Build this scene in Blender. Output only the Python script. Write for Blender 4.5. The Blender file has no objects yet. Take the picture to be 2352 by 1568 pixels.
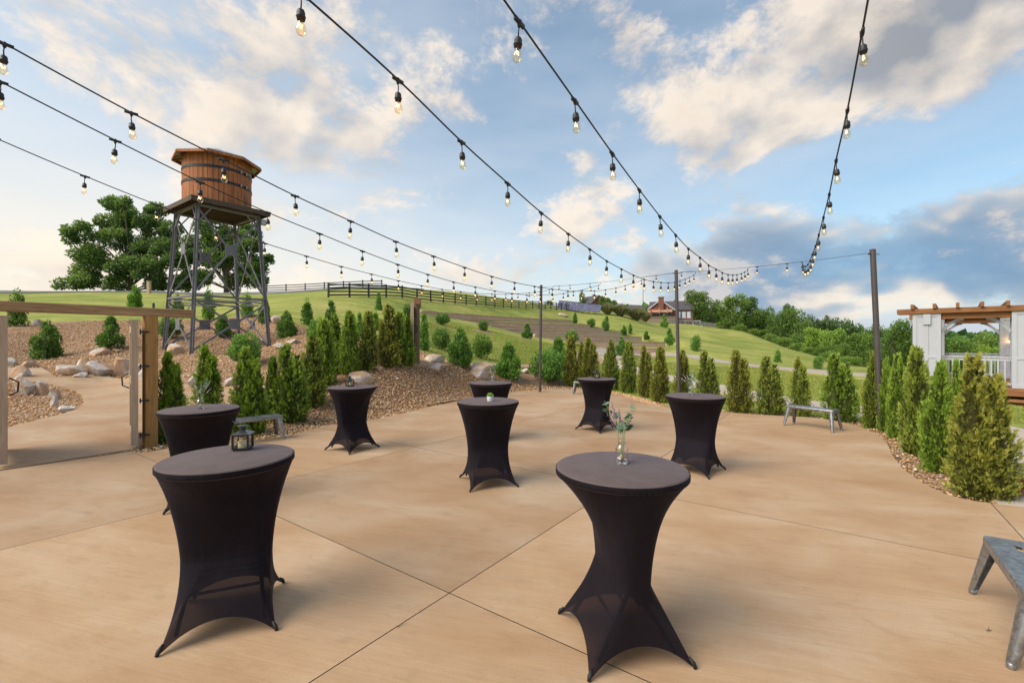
import bpy, math, random
import numpy as np
from mathutils import Matrix, Vector

sc = bpy.context.scene
COL = sc.collection
R = math.radians
random.seed(7); RNG = np.random.default_rng(7)

# ---------------------------------------------------------------- camera
CAM_H = 1.88; F = 1045.0; CX = 1176.0; CY = 784.0           # focal length and centre in units of a 2352 px wide frame
cam_d = bpy.data.cameras.new('camera'); cam = bpy.data.objects.new('camera', cam_d); COL.objects.link(cam)
cam_d.sensor_width = 36.0; cam_d.lens = 36.0 * F / 2352.0
cam_d.clip_start = 0.05; cam_d.clip_end = 6000
cam.location = (0, 0, CAM_H); cam.rotation_euler = (R(90), 0, 0)
sc.camera = cam

# ---------------------------------------------------------------- exposure
vs = sc.view_settings
vs.view_transform = 'Standard'; vs.look = 'None'; vs.gamma = 1.0; vs.use_curve_mapping = False
vs.exposure = 0.34
sc.render.engine = 'CYCLES'
sc.cycles.use_denoising = True
sc.cycles.max_bounces = 6; sc.cycles.transparent_max_bounces = 10
sc.cycles.diffuse_bounces = 2; sc.cycles.glossy_bounces = 3; sc.cycles.transmission_bounces = 4
sc.cycles.sample_clamp_indirect = 4.0

# ---------------------------------------------------------------- sun
SUN_AZ = R(-118); SUN_EL = R(42)           # azimuth from +Y, positive to the right
sd = Vector((math.sin(SUN_AZ) * math.cos(SUN_EL), math.cos(SUN_AZ) * math.cos(SUN_EL), math.sin(SUN_EL)))
sun_d = bpy.data.lights.new('sun', 'SUN'); sun_d.energy = 3.4; sun_d.angle = R(46); sun_d.color = (1.0, 0.90, 0.76)
sun = bpy.data.objects.new('sun', sun_d); COL.objects.link(sun)
sun.rotation_euler = (-sd).to_track_quat('-Z', 'Y').to_euler()

# ---------------------------------------------------------------- node helper
class NT:
    def __init__(s, tree): s.t = tree; s.n = tree.nodes; s.l = tree.links
    def node(s, typ, **kw):
        n = s.n.new(typ)
        for k, v in kw.items(): setattr(n, k, v)
        return n
    def link(s, a, b): s.l.new(a, b)
    def _in(s, sock, v):
        if v is None: return
        if isinstance(v, bpy.types.NodeSocket): s.l.new(v, sock)
        else:
            try: sock.default_value = v
            except (TypeError, ValueError): sock.default_value = tuple(v) + (1.0,)
    def m(s, op, a, b=None, c=None, clamp=False):
        n = s.n.new('ShaderNodeMath'); n.operation = op; n.use_clamp = clamp
        for i, v in enumerate((a, b, c)): s._in(n.inputs[i], v)
        return n.outputs[0]
    def vm(s, op, a, b=None, out=0):
        n = s.n.new('ShaderNodeVectorMath'); n.operation = op
        s._in(n.inputs[0], a)
        if b is not None:
            if op == 'SCALE': s._in(n.inputs['Scale'], b)
            else: s._in(n.inputs[1], b)
        return n.outputs[out]
    def mix(s, f, a, b, mode='MIX'):
        n = s.n.new('ShaderNodeMix'); n.data_type = 'RGBA'; n.blend_type = mode
        s._in(n.inputs[0], f); s._in(n.inputs[6], a); s._in(n.inputs[7], b)
        return n.outputs[2]
    def noise(s, vec, scale, detail=4, rough=0.5, dist=0.0, out='Fac'):
        n = s.n.new('ShaderNodeTexNoise'); n.inputs['Scale'].default_value = scale
        n.inputs['Detail'].default_value = detail; n.inputs['Roughness'].default_value = rough
        n.inputs['Distortion'].default_value = dist
        if vec is not None: s.l.new(vec, n.inputs['Vector'])
        return n.outputs[out]
    def voro(s, vec, scale, out='Color', feature='F1', rnd=1.0):
        n = s.n.new('ShaderNodeTexVoronoi'); n.feature = feature; n.inputs['Scale'].default_value = scale
        n.inputs['Randomness'].default_value = rnd
        if vec is not None: s.l.new(vec, n.inputs['Vector'])
        return n.outputs[out]
    def ramp(s, f, stops, interp='LINEAR'):
        n = s.n.new('ShaderNodeValToRGB'); n.color_ramp.interpolation = interp
        e = n.color_ramp.elements
        while len(e) < len(stops): e.new(0.5)
        for el, (p, c) in zip(e, stops):
            el.position = p; el.color = tuple(c) + (1.0,) if len(c) == 3 else c
        s.l.new(f, n.inputs[0]); return n.outputs[0]
    def sstep(s, v, a, b):
        n = s.n.new('ShaderNodeMapRange'); n.interpolation_type = 'SMOOTHSTEP'
        s._in(n.inputs[0], v); n.inputs[1].default_value = a; n.inputs[2].default_value = b
        return n.outputs[0]
    def mapping(s, vec, scale=(1, 1, 1), rot=(0, 0, 0), loc=(0, 0, 0)):
        n = s.n.new('ShaderNodeMapping'); n.inputs['Scale'].default_value = scale
        n.inputs['Rotation'].default_value = rot; n.inputs['Location'].default_value = loc
        s.l.new(vec, n.inputs['Vector']); return n.outputs[0]

# ---------------------------------------------------------------- sky
world = bpy.data.worlds.new('World'); sc.world = world; world.use_nodes = True
SKY_TINT = (1.28, 1.50, 1.42, 1)
def build_world():
    T = NT(world.node_tree); T.n.clear()
    out = T.node('ShaderNodeOutputWorld'); bg = T.node('ShaderNodeBackground'); bg.inputs['Strength'].default_value = 0.1
    T.link(bg.outputs[0], out.inputs[0])
    sky = T.node('ShaderNodeTexSky'); sky.sky_type = 'NISHITA'; sky.sun_disc = False
    sky.sun_elevation = SUN_EL; sky.sun_rotation = SUN_AZ
    sky.air_density = 1.0; sky.dust_density = 1.4; sky.ozone_density = 1.5
    tc = T.node('ShaderNodeTexCoord'); d = T.vm('NORMALIZE', tc.outputs['Generated'])
    sp = T.node('ShaderNodeSeparateXYZ'); T.link(d, sp.inputs[0]); x, y, z = sp.outputs
    SC = (1.0, 1.9, 3.2); dsc = [d] + [T.vm('MULTIPLY', d, (1, 1, k)) for k in SC[1:]]
    def blob(a0, e0, ra, re, amp):                 # soft patch of the sky around azimuth a0, elevation e0 (degrees)
        i = min(range(3), key=lambda j: abs(SC[j]-ra/re)); ca, ce = R(a0), R(e0)
        c = (math.sin(ca)*math.cos(ce), math.cos(ca)*math.cos(ce), math.sin(ce)*SC[i])
        n = T.node('ShaderNodeMapRange', interpolation_type='SMOOTHSTEP')
        T.link(T.vm('DISTANCE', dsc[i], c, out=1), n.inputs[0])
        n.inputs[1].default_value = R(ra)*1.9; n.inputs[2].default_value = 0.0; n.inputs[3].default_value = 0.0; n.inputs[4].default_value = amp
        return n.outputs[0]
    def total(lst):
        a = lst[0]
        for b in lst[1:]: a = T.m('ADD', a, b)
        return a
    # base blue, paler toward the sunset side and the horizon (thin veil of high cloud)
    veil = T.noise(dsc[2], 2.6, 3, 0.55)
    left = T.sstep(x, 0.66, -0.74)
    low = T.sstep(z, 0.66, 0.0)
    vf = T.m('MULTIPLY', T.m('ADD', T.m('MULTIPLY', left, 0.60), 0.36), T.m('ADD', T.m('MULTIPLY', low, 0.60), 0.42))
    vf = T.m('ADD', vf, T.m('MULTIPLY', T.m('SUBTRACT', veil, 0.47), 0.75), clamp=True)
    skyc = T.mix(1.0, sky.outputs[0], SKY_TINT, 'MULTIPLY')
    base = T.mix(vf, skyc, (6.3, 6.75, 7.2, 1))
    base = T.mix(T.m('MULTIPLY', T.sstep(z, 0.15, 0.0), 0.85), base, (4.9, 5.3, 6.2, 1))
    base = T.mix(blob(-46, 0, 36, 12, 0.95), base, (8.6, 7.7, 6.3, 1))
    # cumulus
    def dens(vec, det): return T.noise(T.mapping(vec, (1.0, 1.0, 1.6), loc=(3.1, 1.7, 0.4)), 3.6, det, 0.66, 0.2)
    n0 = dens(d, 8)
    n1 = dens(T.vm('ADD', d, (sd.x*0.05, sd.y*0.05, sd.z*0.03+0.030)), 3)
    bl = total([blob(39, 25, 12, 6.5, 0.24), blob(27, 29, 5, 5, 0.12), blob(46, 34, 14, 6, 0.22), blob(-38, 29, 13, 6.0, 0.14),
                blob(-45, 20, 9, 4, 0.10), blob(-30, 21, 8, 3, 0.06), blob(9.5, 16.0, 4.6, 4.2, 0.26), blob(-19, 20, 6, 4.5, 0.13), blob(-24, 14, 6, 2.5, 0.08),
                blob(34, 7.5, 15, 4.5, 0.48), blob(48, 10, 7, 5.0, 0.44), blob(24, 7, 8, 3.5, 0.24), blob(29, 11.5, 4.0, 4.0, 0.22), blob(16.5, 31, 4.0, 4, 0.22), blob(20.0, 25, 3, 3, 0.19),
                blob(-16, 32, 5, 3, 0.14), blob(-9, 27, 4, 2, 0.13), blob(3, 9, 7, 2, 0.17), blob(-44, 6, 12, 3.5, 0.16), blob(10, 22, 4, 2, 0.14),
                blob(42, 16.5, 12, 3.5, -0.30), blob(4, 28, 6, 5, -0.10), blob(-4, 13, 7, 3.5, -0.12), blob(-50, 12, 9, 3.5, -0.12)])
    dn = T.m('ADD', T.m('MULTIPLY_ADD', n0, 1.55, -0.275), T.m('MULTIPLY', bl, 0.80))
    mask = T.sstep(dn, 0.515, 0.73)
    thick = T.sstep(dn, 0.62, 0.98)
    lit = T.m('ADD', T.m('MULTIPLY', T.m('SUBTRACT', n0, n1), 4.2), 0.58, clamp=True)
    lit = T.m('SUBTRACT', lit, T.m('MULTIPLY', thick, 0.36), clamp=True)
    shade = T.mix(T.sstep(x, 0.15, 0.72), (4.6, 4.4, 4.3, 1), (2.5, 2.65, 2.95, 1))
    cl = T.mix(lit, shade, (8.9, 7.6, 6.2, 1))
    cl = T.mix(T.m('MULTIPLY', blob(38, 7.0, 20, 5.0, 1.0), T.m('SUBTRACT', 1.0, T.m('MULTIPLY', T.sstep(lit, 0.35, 0.9), 0.9))), cl, (1.6, 2.9, 4.5, 1))
    colr = T.mix(T.m('MULTIPLY', mask, T.m('ADD', 0.78, T.m('MULTIPLY', thick, 0.2))), base, cl)
    # below the horizon: neutral ground bounce
    colr = T.mix(T.sstep(z, -0.02, -0.10), colr, (3.0, 2.9, 2.5, 1))
    T.link(colr, bg.inputs['Color'])
build_world()

# ---------------------------------------------------------------- projection helpers (pixel of the photo at a chosen distance -> place)
def at(x, y, Y): return Vector(((x - CX) / F * Y, Y, CAM_H + (CY - y) / F * Y))
def gp(x, y, z=0.0):
    Y = (CAM_H - z) * F / (y - CY)
    return Vector(((x - CX) / F * Y, Y, z))
UD = Vector((0.81, -0.588, 0)).normalized(); VD = Vector((0.588, 0.81, 0)).normalized()    # the patio's joint directions
ANG_U = math.atan2(UD.y, UD.x); ANG_V = math.atan2(VD.y, VD.x)

# ---------------------------------------------------------------- mesh builder
class MB:
    def __init__(s): s.v = []; s.f = []
    def add(s, v, f):
        o = len(s.v); s.v += [tuple(p) for p in v]; s.f += [tuple(i + o for i in q) for q in f]; return s
    def box(s, x0, x1, y0, y1, z0, z1):
        v = [(x0, y0, z0), (x1, y0, z0), (x1, y1, z0), (x0, y1, z0), (x0, y0, z1), (x1, y0, z1), (x1, y1, z1), (x0, y1, z1)]
        return s.add(v, [(0, 3, 2, 1), (4, 5, 6, 7), (0, 1, 5, 4), (1, 2, 6, 5), (2, 3, 7, 6), (3, 0, 4, 7)])
    def bar(s, p0, p1, w, h, up=(0, 0, 1), c=0.0):
        p0 = Vector(p0); p1 = Vector(p1); d = (p1 - p0).normalized(); up = Vector(up)
        if abs(d.dot(up)) > 0.99: up = Vector((0, 1, 0))
        a = d.cross(up).normalized(); b = a.cross(d).normalized()
        if c <= 0: prof = [(-w/2, -h/2), (w/2, -h/2), (w/2, h/2), (-w/2, h/2)]
        else: prof = [(-w/2+c, -h/2), (w/2-c, -h/2), (w/2, -h/2+c), (w/2, h/2-c), (w/2-c, h/2), (-w/2+c, h/2), (-w/2, h/2-c), (-w/2, -h/2+c)]
        n = len(prof)
        v = [p0 + a*q[0] + b*q[1] for q in prof] + [p1 + a*q[0] + b*q[1] for q in prof]
        f = [(i, (i+1) % n, n+(i+1) % n, n+i) for i in range(n)] + [tuple(range(n))[::-1], tuple(range(n, 2*n))]
        return s.add(v, f)
    def tube(s, pts, rad, n=8, cap=True):
        pts = [Vector(p) for p in pts]; m = len(pts)
        if not isinstance(rad, (list, tuple)): rad = [rad]*m
        v = []; pa = None
        for i in range(m):
            d = (pts[min(i+1, m-1)] - pts[max(i-1, 0)]).normalized()
            if pa is None:
                a = d.orthogonal().normalized()
            else:
                a = (pa - d*pa.dot(d))
                a = a.normalized() if a.length > 1e-6 else d.orthogonal().normalized()
            pa = a; b = d.cross(a)
            for k in range(n):
                t = 2*math.pi*k/n; v.append(pts[i] + (a*math.cos(t) + b*math.sin(t))*rad[i])
        f = [(i*n+k, i*n+(k+1) % n, (i+1)*n+(k+1) % n, (i+1)*n+k) for i in range(m-1) for k in range(n)]
        if cap: f += [tuple(range(n))[::-1], tuple(range((m-1)*n, m*n))]
        return s.add(v, f)
    def lathe(s, prof, n=16, c=(0, 0, 0), cap=True):
        v = []; m = len(prof)
        for r, z in prof:
            for k in range(n):
                t = 2*math.pi*k/n; v.append((c[0]+r*math.cos(t), c[1]+r*math.sin(t), c[2]+z))
        f = [(i*n+k, i*n+(k+1) % n, (i+1)*n+(k+1) % n, (i+1)*n+k) for i in range(m-1) for k in range(n)]
        if cap: f += [tuple(range(n))[::-1], tuple(range((m-1)*n, m*n))]
        return s.add(v, f)
    def prism(s, poly, z0, z1):
        n = len(poly)
        v = [(p[0], p[1], z0) for p in poly] + [(p[0], p[1], z1) for p in poly]
        f = [(i, (i+1) % n, n+(i+1) % n, n+i) for i in range(n)] + [tuple(range(n))[::-1], tuple(range(n, 2*n))]
        return s.add(v, f)
    def quad(s, a, b, c, d): return s.add([a, b, c, d], [(0, 1, 2, 3)])

def set_props(o, label=None, cat=None, group=None, kind=None):
    if label: o['label'] = label
    if cat: o['category'] = cat
    if group: o['group'] = group
    if kind: o['kind'] = kind
    return o
def mesh_from(name, v, f, mat=None, smooth=False):
    me = bpy.data.meshes.new(name); me.from_pydata([tuple(p) for p in v], [], f); me.validate(); me.update()
    if mat: me.materials.append(mat)
    if smooth: me.polygons.foreach_set('use_smooth', [True]*len(me.polygons))
    return me
def np_mesh(name, v, f, mat=None, smooth=False, attrs=None):
    """fast path: v (n,3) float, f (m,3|4) int"""
    me = bpy.data.meshes.new(name); v = np.asarray(v, np.float32); f = np.asarray(f, np.int32); k = f.shape[1]
    me.vertices.add(len(v)); me.vertices.foreach_set('co', v.ravel())
    me.loops.add(f.size); me.loops.foreach_set('vertex_index', f.ravel())
    me.polygons.add(len(f)); me.polygons.foreach_set('loop_start', np.arange(0, f.size, k, dtype=np.int32))
    me.polygons.foreach_set('loop_total', np.full(len(f), k, np.int32))
    if smooth: me.polygons.foreach_set('use_smooth', np.ones(len(f), bool))
    me.update(calc_edges=True)
    if attrs:
        for an, arr in attrs.items():
            a = me.attributes.new(an, 'FLOAT', 'POINT'); a.data.foreach_set('value', np.asarray(arr, np.float32))
    if mat: me.materials.append(mat)
    return me
def link(name, me, parent=None, loc=None):
    o = bpy.data.objects.new(name, me); COL.objects.link(o)
    if parent is not None: o.parent = parent
    if loc is not None: o.location = loc
    return o
def thing(name, label, cat, loc=(0, 0, 0), rotz=0.0, group=None, kind=None):
    o = bpy.data.objects.new(name, None); COL.objects.link(o); o.location = loc; o.rotation_euler = (0, 0, rotz)
    o.empty_display_size = 0.1
    return set_props(o, label, cat, group, kind)
def part(name, mb, mat, parent=None, smooth=False, loc=None):
    return link(name, mesh_from(name, mb.v, mb.f, mat, smooth), parent, loc)
def copy_tree(o, parent=None):
    c = o.copy(); COL.objects.link(c); c.parent = parent
    for ch in list(o.children): copy_tree(ch, c)
    return c
def auto_smooth(o, deg=40):
    me = o.data
    try:
        me.polygons.foreach_set('use_smooth', [True]*len(me.polygons)); me.set_sharp_from_angle(angle=R(deg))
    except Exception: pass
    return o

# ---------------------------------------------------------------- materials
def principled(name, col=(0.5, 0.5, 0.5), rough=0.6, metal=0.0, spec=0.5):
    m = bpy.data.materials.new(name); m.use_nodes = True; T = NT(m.node_tree)
    b = T.n['Principled BSDF']; b.inputs['Base Color'].default_value = tuple(col)+(1,)
    b.inputs['Roughness'].default_value = rough; b.inputs['Metallic'].default_value = metal
    b.inputs['Specular IOR Level'].default_value = spec
    return m, T, b
def bump(T, b, h, strength=0.3, dist=0.02):
    n = T.node('ShaderNodeBump'); n.inputs['Strength'].default_value = strength; n.inputs['Distance'].default_value = dist
    T.link(h, n.inputs['Height']); T.link(n.outputs[0], b.inputs['Normal'])
def objco(T): return T.node('ShaderNodeTexCoord').outputs['Object']
def worldco(T): return T.node('ShaderNodeNewGeometry').outputs['Position']
def m_plain(name, col, rough=0.6, metal=0.0, var=0.15, scale=6.0, bmp=0.0):
    m, T, b = principled(name, col, rough, metal)
    n = T.noise(objco(T), scale, 5, 0.6)
    dk = tuple(c*(1-var) for c in col); lt = tuple(min(1, c*(1+var)) for c in col)
    T.link(T.ramp(n, [(0.3, dk), (0.7, lt)]), b.inputs['Base Color'])
    if bmp: bump(T, b, T.noise(objco(T), scale*6, 4), bmp, 0.01)
    return m
def m_wood(name, dark, light, axis='X', scale=1.0, rough=0.7):
    m, T, b = principled(name, light, rough, 0, 0.3)
    st = {'X': (0.7, 14, 14), 'Y': (14, 0.7, 14), 'Z': (14, 14, 0.7)}[axis]
    oi = T.node('ShaderNodeObjectInfo')
    co = T.vm('ADD', objco(T), T.vm('SCALE', (7.3, 3.1, 5.7), T.m('MULTIPLY', oi.outputs['Random'], 9.0)))
    v = T.mapping(co, tuple(s*scale for s in st))
    g = T.noise(v, 1.6, 6, 0.62, 1.2)
    kn = T.noise(co, 2.2*scale, 2, 0.5)
    mid = tuple((a+c)/2 for a, c in zip(dark, light))
    c = T.ramp(g, [(0.30, dark), (0.5, mid), (0.66, light)])
    c = T.mix(T.m('MULTIPLY', T.sstep(kn, 0.60, 0.72), 0.5), c, dark)
    c = T.mix(T.m('MULTIPLY', oi.outputs['Random'], 0.25), c, tuple(x*0.8 for x in mid))
    T.link(c, b.inputs['Base Color']); bump(T, b, g, 0.25, 0.01)
    return m
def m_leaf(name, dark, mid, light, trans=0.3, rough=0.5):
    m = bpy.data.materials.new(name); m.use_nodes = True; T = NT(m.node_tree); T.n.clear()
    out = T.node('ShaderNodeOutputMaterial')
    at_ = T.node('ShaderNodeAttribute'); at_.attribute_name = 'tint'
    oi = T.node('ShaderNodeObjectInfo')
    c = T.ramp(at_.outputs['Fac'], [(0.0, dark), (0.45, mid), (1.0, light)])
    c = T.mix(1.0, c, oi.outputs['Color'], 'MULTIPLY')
    d = T.node('ShaderNodeBsdfPrincipled'); d.inputs['Roughness'].default_value = rough; d.inputs['Specular IOR Level'].default_value = 0.35
    t = T.node('ShaderNodeBsdfTranslucent'); mx = T.node('ShaderNodeMixShader'); mx.inputs[0].default_value = trans
    T.link(c, d.inputs['Base Color']); T.link(T.mix(1.0, c, (1.25, 1.2, 0.7, 1), 'MULTIPLY'), t.inputs['Color'])
    T.link(d.outputs[0], mx.inputs[1]); T.link(t.outputs[0], mx.inputs[2]); T.link(mx.outputs[0], out.inputs[0])
    return m
def m_glass(name, tint=(1, 1, 1), refl=0.5):
    m = bpy.data.materials.new(name); m.use_nodes = True; T = NT(m.node_tree); T.n.clear()
    out = T.node('ShaderNodeOutputMaterial'); tr = T.node('ShaderNodeBsdfTransparent'); tr.inputs[0].default_value = tuple(tint)+(1,)
    g = T.node('ShaderNodeBsdfGlossy'); g.inputs['Roughness'].default_value = 0.03
    lw = T.node('ShaderNodeLayerWeight'); lw.inputs[0].default_value = refl
    mx = T.node('ShaderNodeMixShader'); T.link(T.m('MULTIPLY', lw.outputs['Facing'], 0.75), mx.inputs[0])
    T.link(tr.outputs[0], mx.inputs[1]); T.link(g.outputs[0], mx.inputs[2]); T.link(mx.outputs[0], out.inputs[0])
    return m
def m_emit(name, col, s):
    m = bpy.data.materials.new(name); m.use_nodes = True; T = NT(m.node_tree); T.n.clear()
    out = T.node('ShaderNodeOutputMaterial'); e = T.node('ShaderNodeEmission'); e.inputs[0].default_value = tuple(col)+(1,); e.inputs[1].default_value = s
    T.link(e.outputs[0], out.inputs[0])
    try: m.cycles.emission_sampling = 'NONE'
    except Exception: pass
    return m

def m_concrete(name, tone, stain, pale, rot):
    m, T, b = principled(name, tone, 0.75, 0, 0.35)
    p = worldco(T); oi = T.node('ShaderNodeObjectInfo')
    q = T.mapping(p, (1, 1, 1), (0, 0, -rot))
    sh = T.vm('ADD', q, T.vm('SCALE', (11.0, 5.0, 0.0), oi.outputs['Random']))
    big = T.noise(T.mapping(sh, (0.8, 1.2, 1)), 0.75, 4, 0.55, 0.5)
    mid = T.noise(T.mapping(sh, (1.0, 2.2, 1)), 2.6, 8, 0.76, 0.2)
    broom = T.noise(T.mapping(sh, (1.1, 46.0, 1)), 1.0, 4, 0.7)
    fine = T.noise(p, 80.0, 4, 0.8)
    c = T.ramp(big, [(0.28, pale), (0.5, tone), (0.74, stain)])
    c = T.mix(T.m('MULTIPLY', T.sstep(mid, 0.50, 0.66), 0.26), c, tuple(x*0.80 for x in stain))
    c = T.mix(T.m('MULTIPLY', T.sstep(mid, 0.45, 0.25), 0.30), c, pale)
    k = T.m('ADD', 0.58, T.m('ADD', T.m('MULTIPLY', broom, 0.40), T.m('MULTIPLY', fine, 0.46)))
    c = T.mix(1.0, c, T.vm('SCALE', (1, 1, 1), k), 'MULTIPLY')
    blot = T.noise(p, 2.3, 3, 0.5, 1.0)
    c = T.mix(T.m('MULTIPLY', T.sstep(blot, 0.60, 0.78), 0.30), c, tuple(x*0.62 for x in tone))
    pit = T.voro(p, 5.0, 'Distance'); pc = T.node('ShaderNodeSeparateColor'); T.link(T.voro(p, 5.0), pc.inputs[0])
    c = T.mix(T.m('MULTIPLY', T.m('MULTIPLY', T.sstep(pit, 0.035, 0.012), T.sstep(pc.outputs[0], 0.72, 0.76)), 0.8), c, (0.06, 0.04, 0.03))
    scf = T.noise(T.mapping(sh, (0.5, 4.5, 1), (0, 0, 0.9)), 1.8, 8, 0.82, 0.1)
    c = T.mix(T.m('MULTIPLY', T.sstep(scf, 0.58, 0.66), 0.22), c, tuple(x*0.70 for x in stain))
    c = T.mix(T.m('MULTIPLY', T.sstep(scf, 0.42, 0.34), 0.22), c, tuple(min(1, x*1.12) for x in pale))
    tn = T.m('ADD', 0.91, T.m('MULTIPLY', oi.outputs['Random'], 0.18))
    c = T.mix(1.0, c, T.vm('SCALE', (1, 1, 1), tn), 'MULTIPLY')
    T.link(c, b.inputs['Base Color'])
    T.link(T.m('ADD', 0.62, T.m('MULTIPLY', mid, 0.25)), b.inputs['Roughness'])
    bump(T, b, T.m('ADD', T.m('MULTIPLY', broom, 0.6), T.m('MULTIPLY', fine, 0.5)), 0.18, 0.006)
    return m

M = {}
M['patio'] = m_concrete('patio_concrete', (0.395, 0.256, 0.150), (0.325, 0.186, 0.094), (0.452, 0.330, 0.222), ANG_U + 0.35)
M['walk'] = m_concrete('walk_concrete', (0.40, 0.335, 0.275), (0.35, 0.28, 0.22), (0.44, 0.38, 0.32), 0.4)
M['joint'] = m_plain('joint_shadow_dirt', (0.035, 0.024, 0.016), 0.9)
M['road'] = m_plain('asphalt', (0.16, 0.16, 0.165), 0.85, 0, 0.15, 2.0)
M['fabric'] = None
def fabric(name, col, trans, sheen):
    m = bpy.data.materials.new(name); m.use_nodes = True; T = NT(m.node_tree)
    b = T.n['Principled BSDF']; b.inputs['Roughness'].default_value = 0.78; b.inputs['Specular IOR Level'].default_value = 0.16
    b.inputs['Sheen Weight'].default_value = sheen; b.inputs['Sheen Roughness'].default_value = 0.4; b.inputs['Sheen Tint'].default_value = (0.75, 0.62, 0.85, 1)
    n = T.noise(objco(T), 9, 4, 0.6); w = T.noise(objco(T), 420, 2, 0.5)
    c = T.ramp(n, [(0.3, tuple(x*0.85 for x in col)), (0.7, tuple(x*1.15 for x in col))])
    T.link(T.mix(T.m('MULTIPLY', w, 0.35), c, tuple(x*1.9 for x in col)), b.inputs['Base Color'])
    fold = T.noise(T.mapping(objco(T), (9.0, 9.0, 0.9)), 1.3, 4, 0.55)
    bump(T, b, T.m('ADD', T.m('MULTIPLY', w, 0.10), fold), 0.40, 0.018)
    if trans > 0:
        out = T.n['Material Output']; tr = T.node('ShaderNodeBsdfTransparent'); tr.inputs[0].default_value = (0.62, 0.5, 0.45, 1)
        mx = T.node('ShaderNodeMixShader'); mx.inputs[0].default_value = trans
        T.link(b.outputs[0], mx.inputs[1]); T.link(tr.outputs[0], mx.inputs[2]); T.link(mx.outputs[0], out.inputs[0])
    return m
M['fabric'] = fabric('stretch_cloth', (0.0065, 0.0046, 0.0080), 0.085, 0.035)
M['fabric_top'] = fabric('skylit_cloth_over_board', (0.092, 0.070, 0.066), 0.0, 0.10)  # paler than the skirt: sky light put into the colour, plus board showing through
M['foot'] = m_plain('foot_pocket_cloth', (0.010, 0.009, 0.011), 0.6)
M['steel_dark'] = m_plain('dark_steel', (0.05, 0.05, 0.055), 0.5, 0.4)
M['tower_steel'] = m_plain('tower_paint', (0.150, 0.145, 0.155), 0.5, 0.1, 0.25, 3.0)
M['pole'] = m_plain('bronze_pole_paint', (0.085, 0.07, 0.07), 0.45, 0.3, 0.15, 4.0)
M['black'] = m_plain('black_rubber', (0.014, 0.014, 0.016), 0.5, 0, 0.2)
M['white'] = m_plain('white_paint', (0.40, 0.41, 0.45), 0.55, 0, 0.05, 2.0)
M['bark'] = m_wood('bark', (0.05, 0.036, 0.026), (0.15, 0.115, 0.085), 'Z', 0.5, 0.9)
M['cedar_x'] = m_wood('cedar_x', (0.13, 0.050, 0.016), (0.34, 0.155, 0.06), 'X')
M['cedar_y'] = m_wood('cedar_y', (0.13, 0.050, 0.016), (0.34, 0.155, 0.06), 'Y')
M['stave'] = m_wood('tank_stave', (0.18, 0.058, 0.024), (0.52, 0.205, 0.085), 'Z', 0.45)
M['deck_dark'] = m_wood('tank_deck', (0.05, 0.036, 0.028), (0.12, 0.085, 0.062), 'X', 0.6)
M['pine_z'] = m_wood('treated_pine_z', (0.22, 0.105, 0.028), (0.50, 0.28, 0.095), 'Z', 1.0)
M['pine_x'] = m_wood('treated_pine_x', (0.20, 0.11, 0.05), (0.46, 0.29, 0.15), 'X', 1.0)
M['log'] = m_wood('log', (0.085, 0.06, 0.04), (0.22, 0.165, 0.115), 'Z', 0.8)
M['vinyl'] = m_wood('gate_board', (0.34, 0.235, 0.155), (0.52, 0.39, 0.28), 'Z', 1.3, 0.6)
M['fence'] = m_plain('black_fence_paint', (0.022, 0.023, 0.026), 0.7, 0, 0.3)
M['hoop'] = m_plain('iron_hoop', (0.030, 0.031, 0.036), 0.5, 0.5)
M['tin'] = m_plain('tin_roof', (0.30, 0.29, 0.27), 0.4, 0.6, 0.25, 3.0)
M['glass'] = m_glass('clear_glass'); M['bulb_glass'] = m_glass('bulb_glass', (1.0, 0.90, 0.74), 0.22)
M['candle'] = m_plain('candle_wax', (0.70, 0.60, 0.33), 0.5, 0, 0.05)
M['lantern'] = m_plain('lantern_black', (0.018, 0.018, 0.022), 0.4, 0.3)
M['lantern_top'] = m_plain('lantern_roof', (0.10, 0.10, 0.10), 0.28, 0.7, 0.1)
M['filament'] = m_emit('filament', (1.0, 0.50, 0.16), 6.5)
M['pot'] = m_plain('white_ceramic', (0.70, 0.70, 0.70), 0.5, 0, 0.06, 30)
M['lamp_glow'] = m_emit('sconce_glow', (1.0, 0.58, 0.20), 22.0)
def m_galv():
    m, T, b = principled('galvanised_steel', (0.42, 0.44, 0.46), 0.34, 0.85)
    v = T.voro(objco(T), 38.0); n = T.noise(objco(T), 6.0, 5, 0.6)
    s = T.node('ShaderNodeSeparateColor'); T.link(v, s.inputs[0])
    c = T.ramp(s.outputs[0], [(0.0, (0.21, 0.22, 0.23)), (1.0, (0.35, 0.365, 0.38))])
    c = T.mix(T.m('MULTIPLY', T.sstep(n, 0.55, 0.75), 0.5), c, (0.20, 0.165, 0.125))
    T.link(c, b.inputs['Base Color']); T.link(T.m('ADD', 0.28, T.m('MULTIPLY', s.outputs[1], 0.22)), b.inputs['Roughness'])
    return m
M['galv'] = m_galv()
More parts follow.
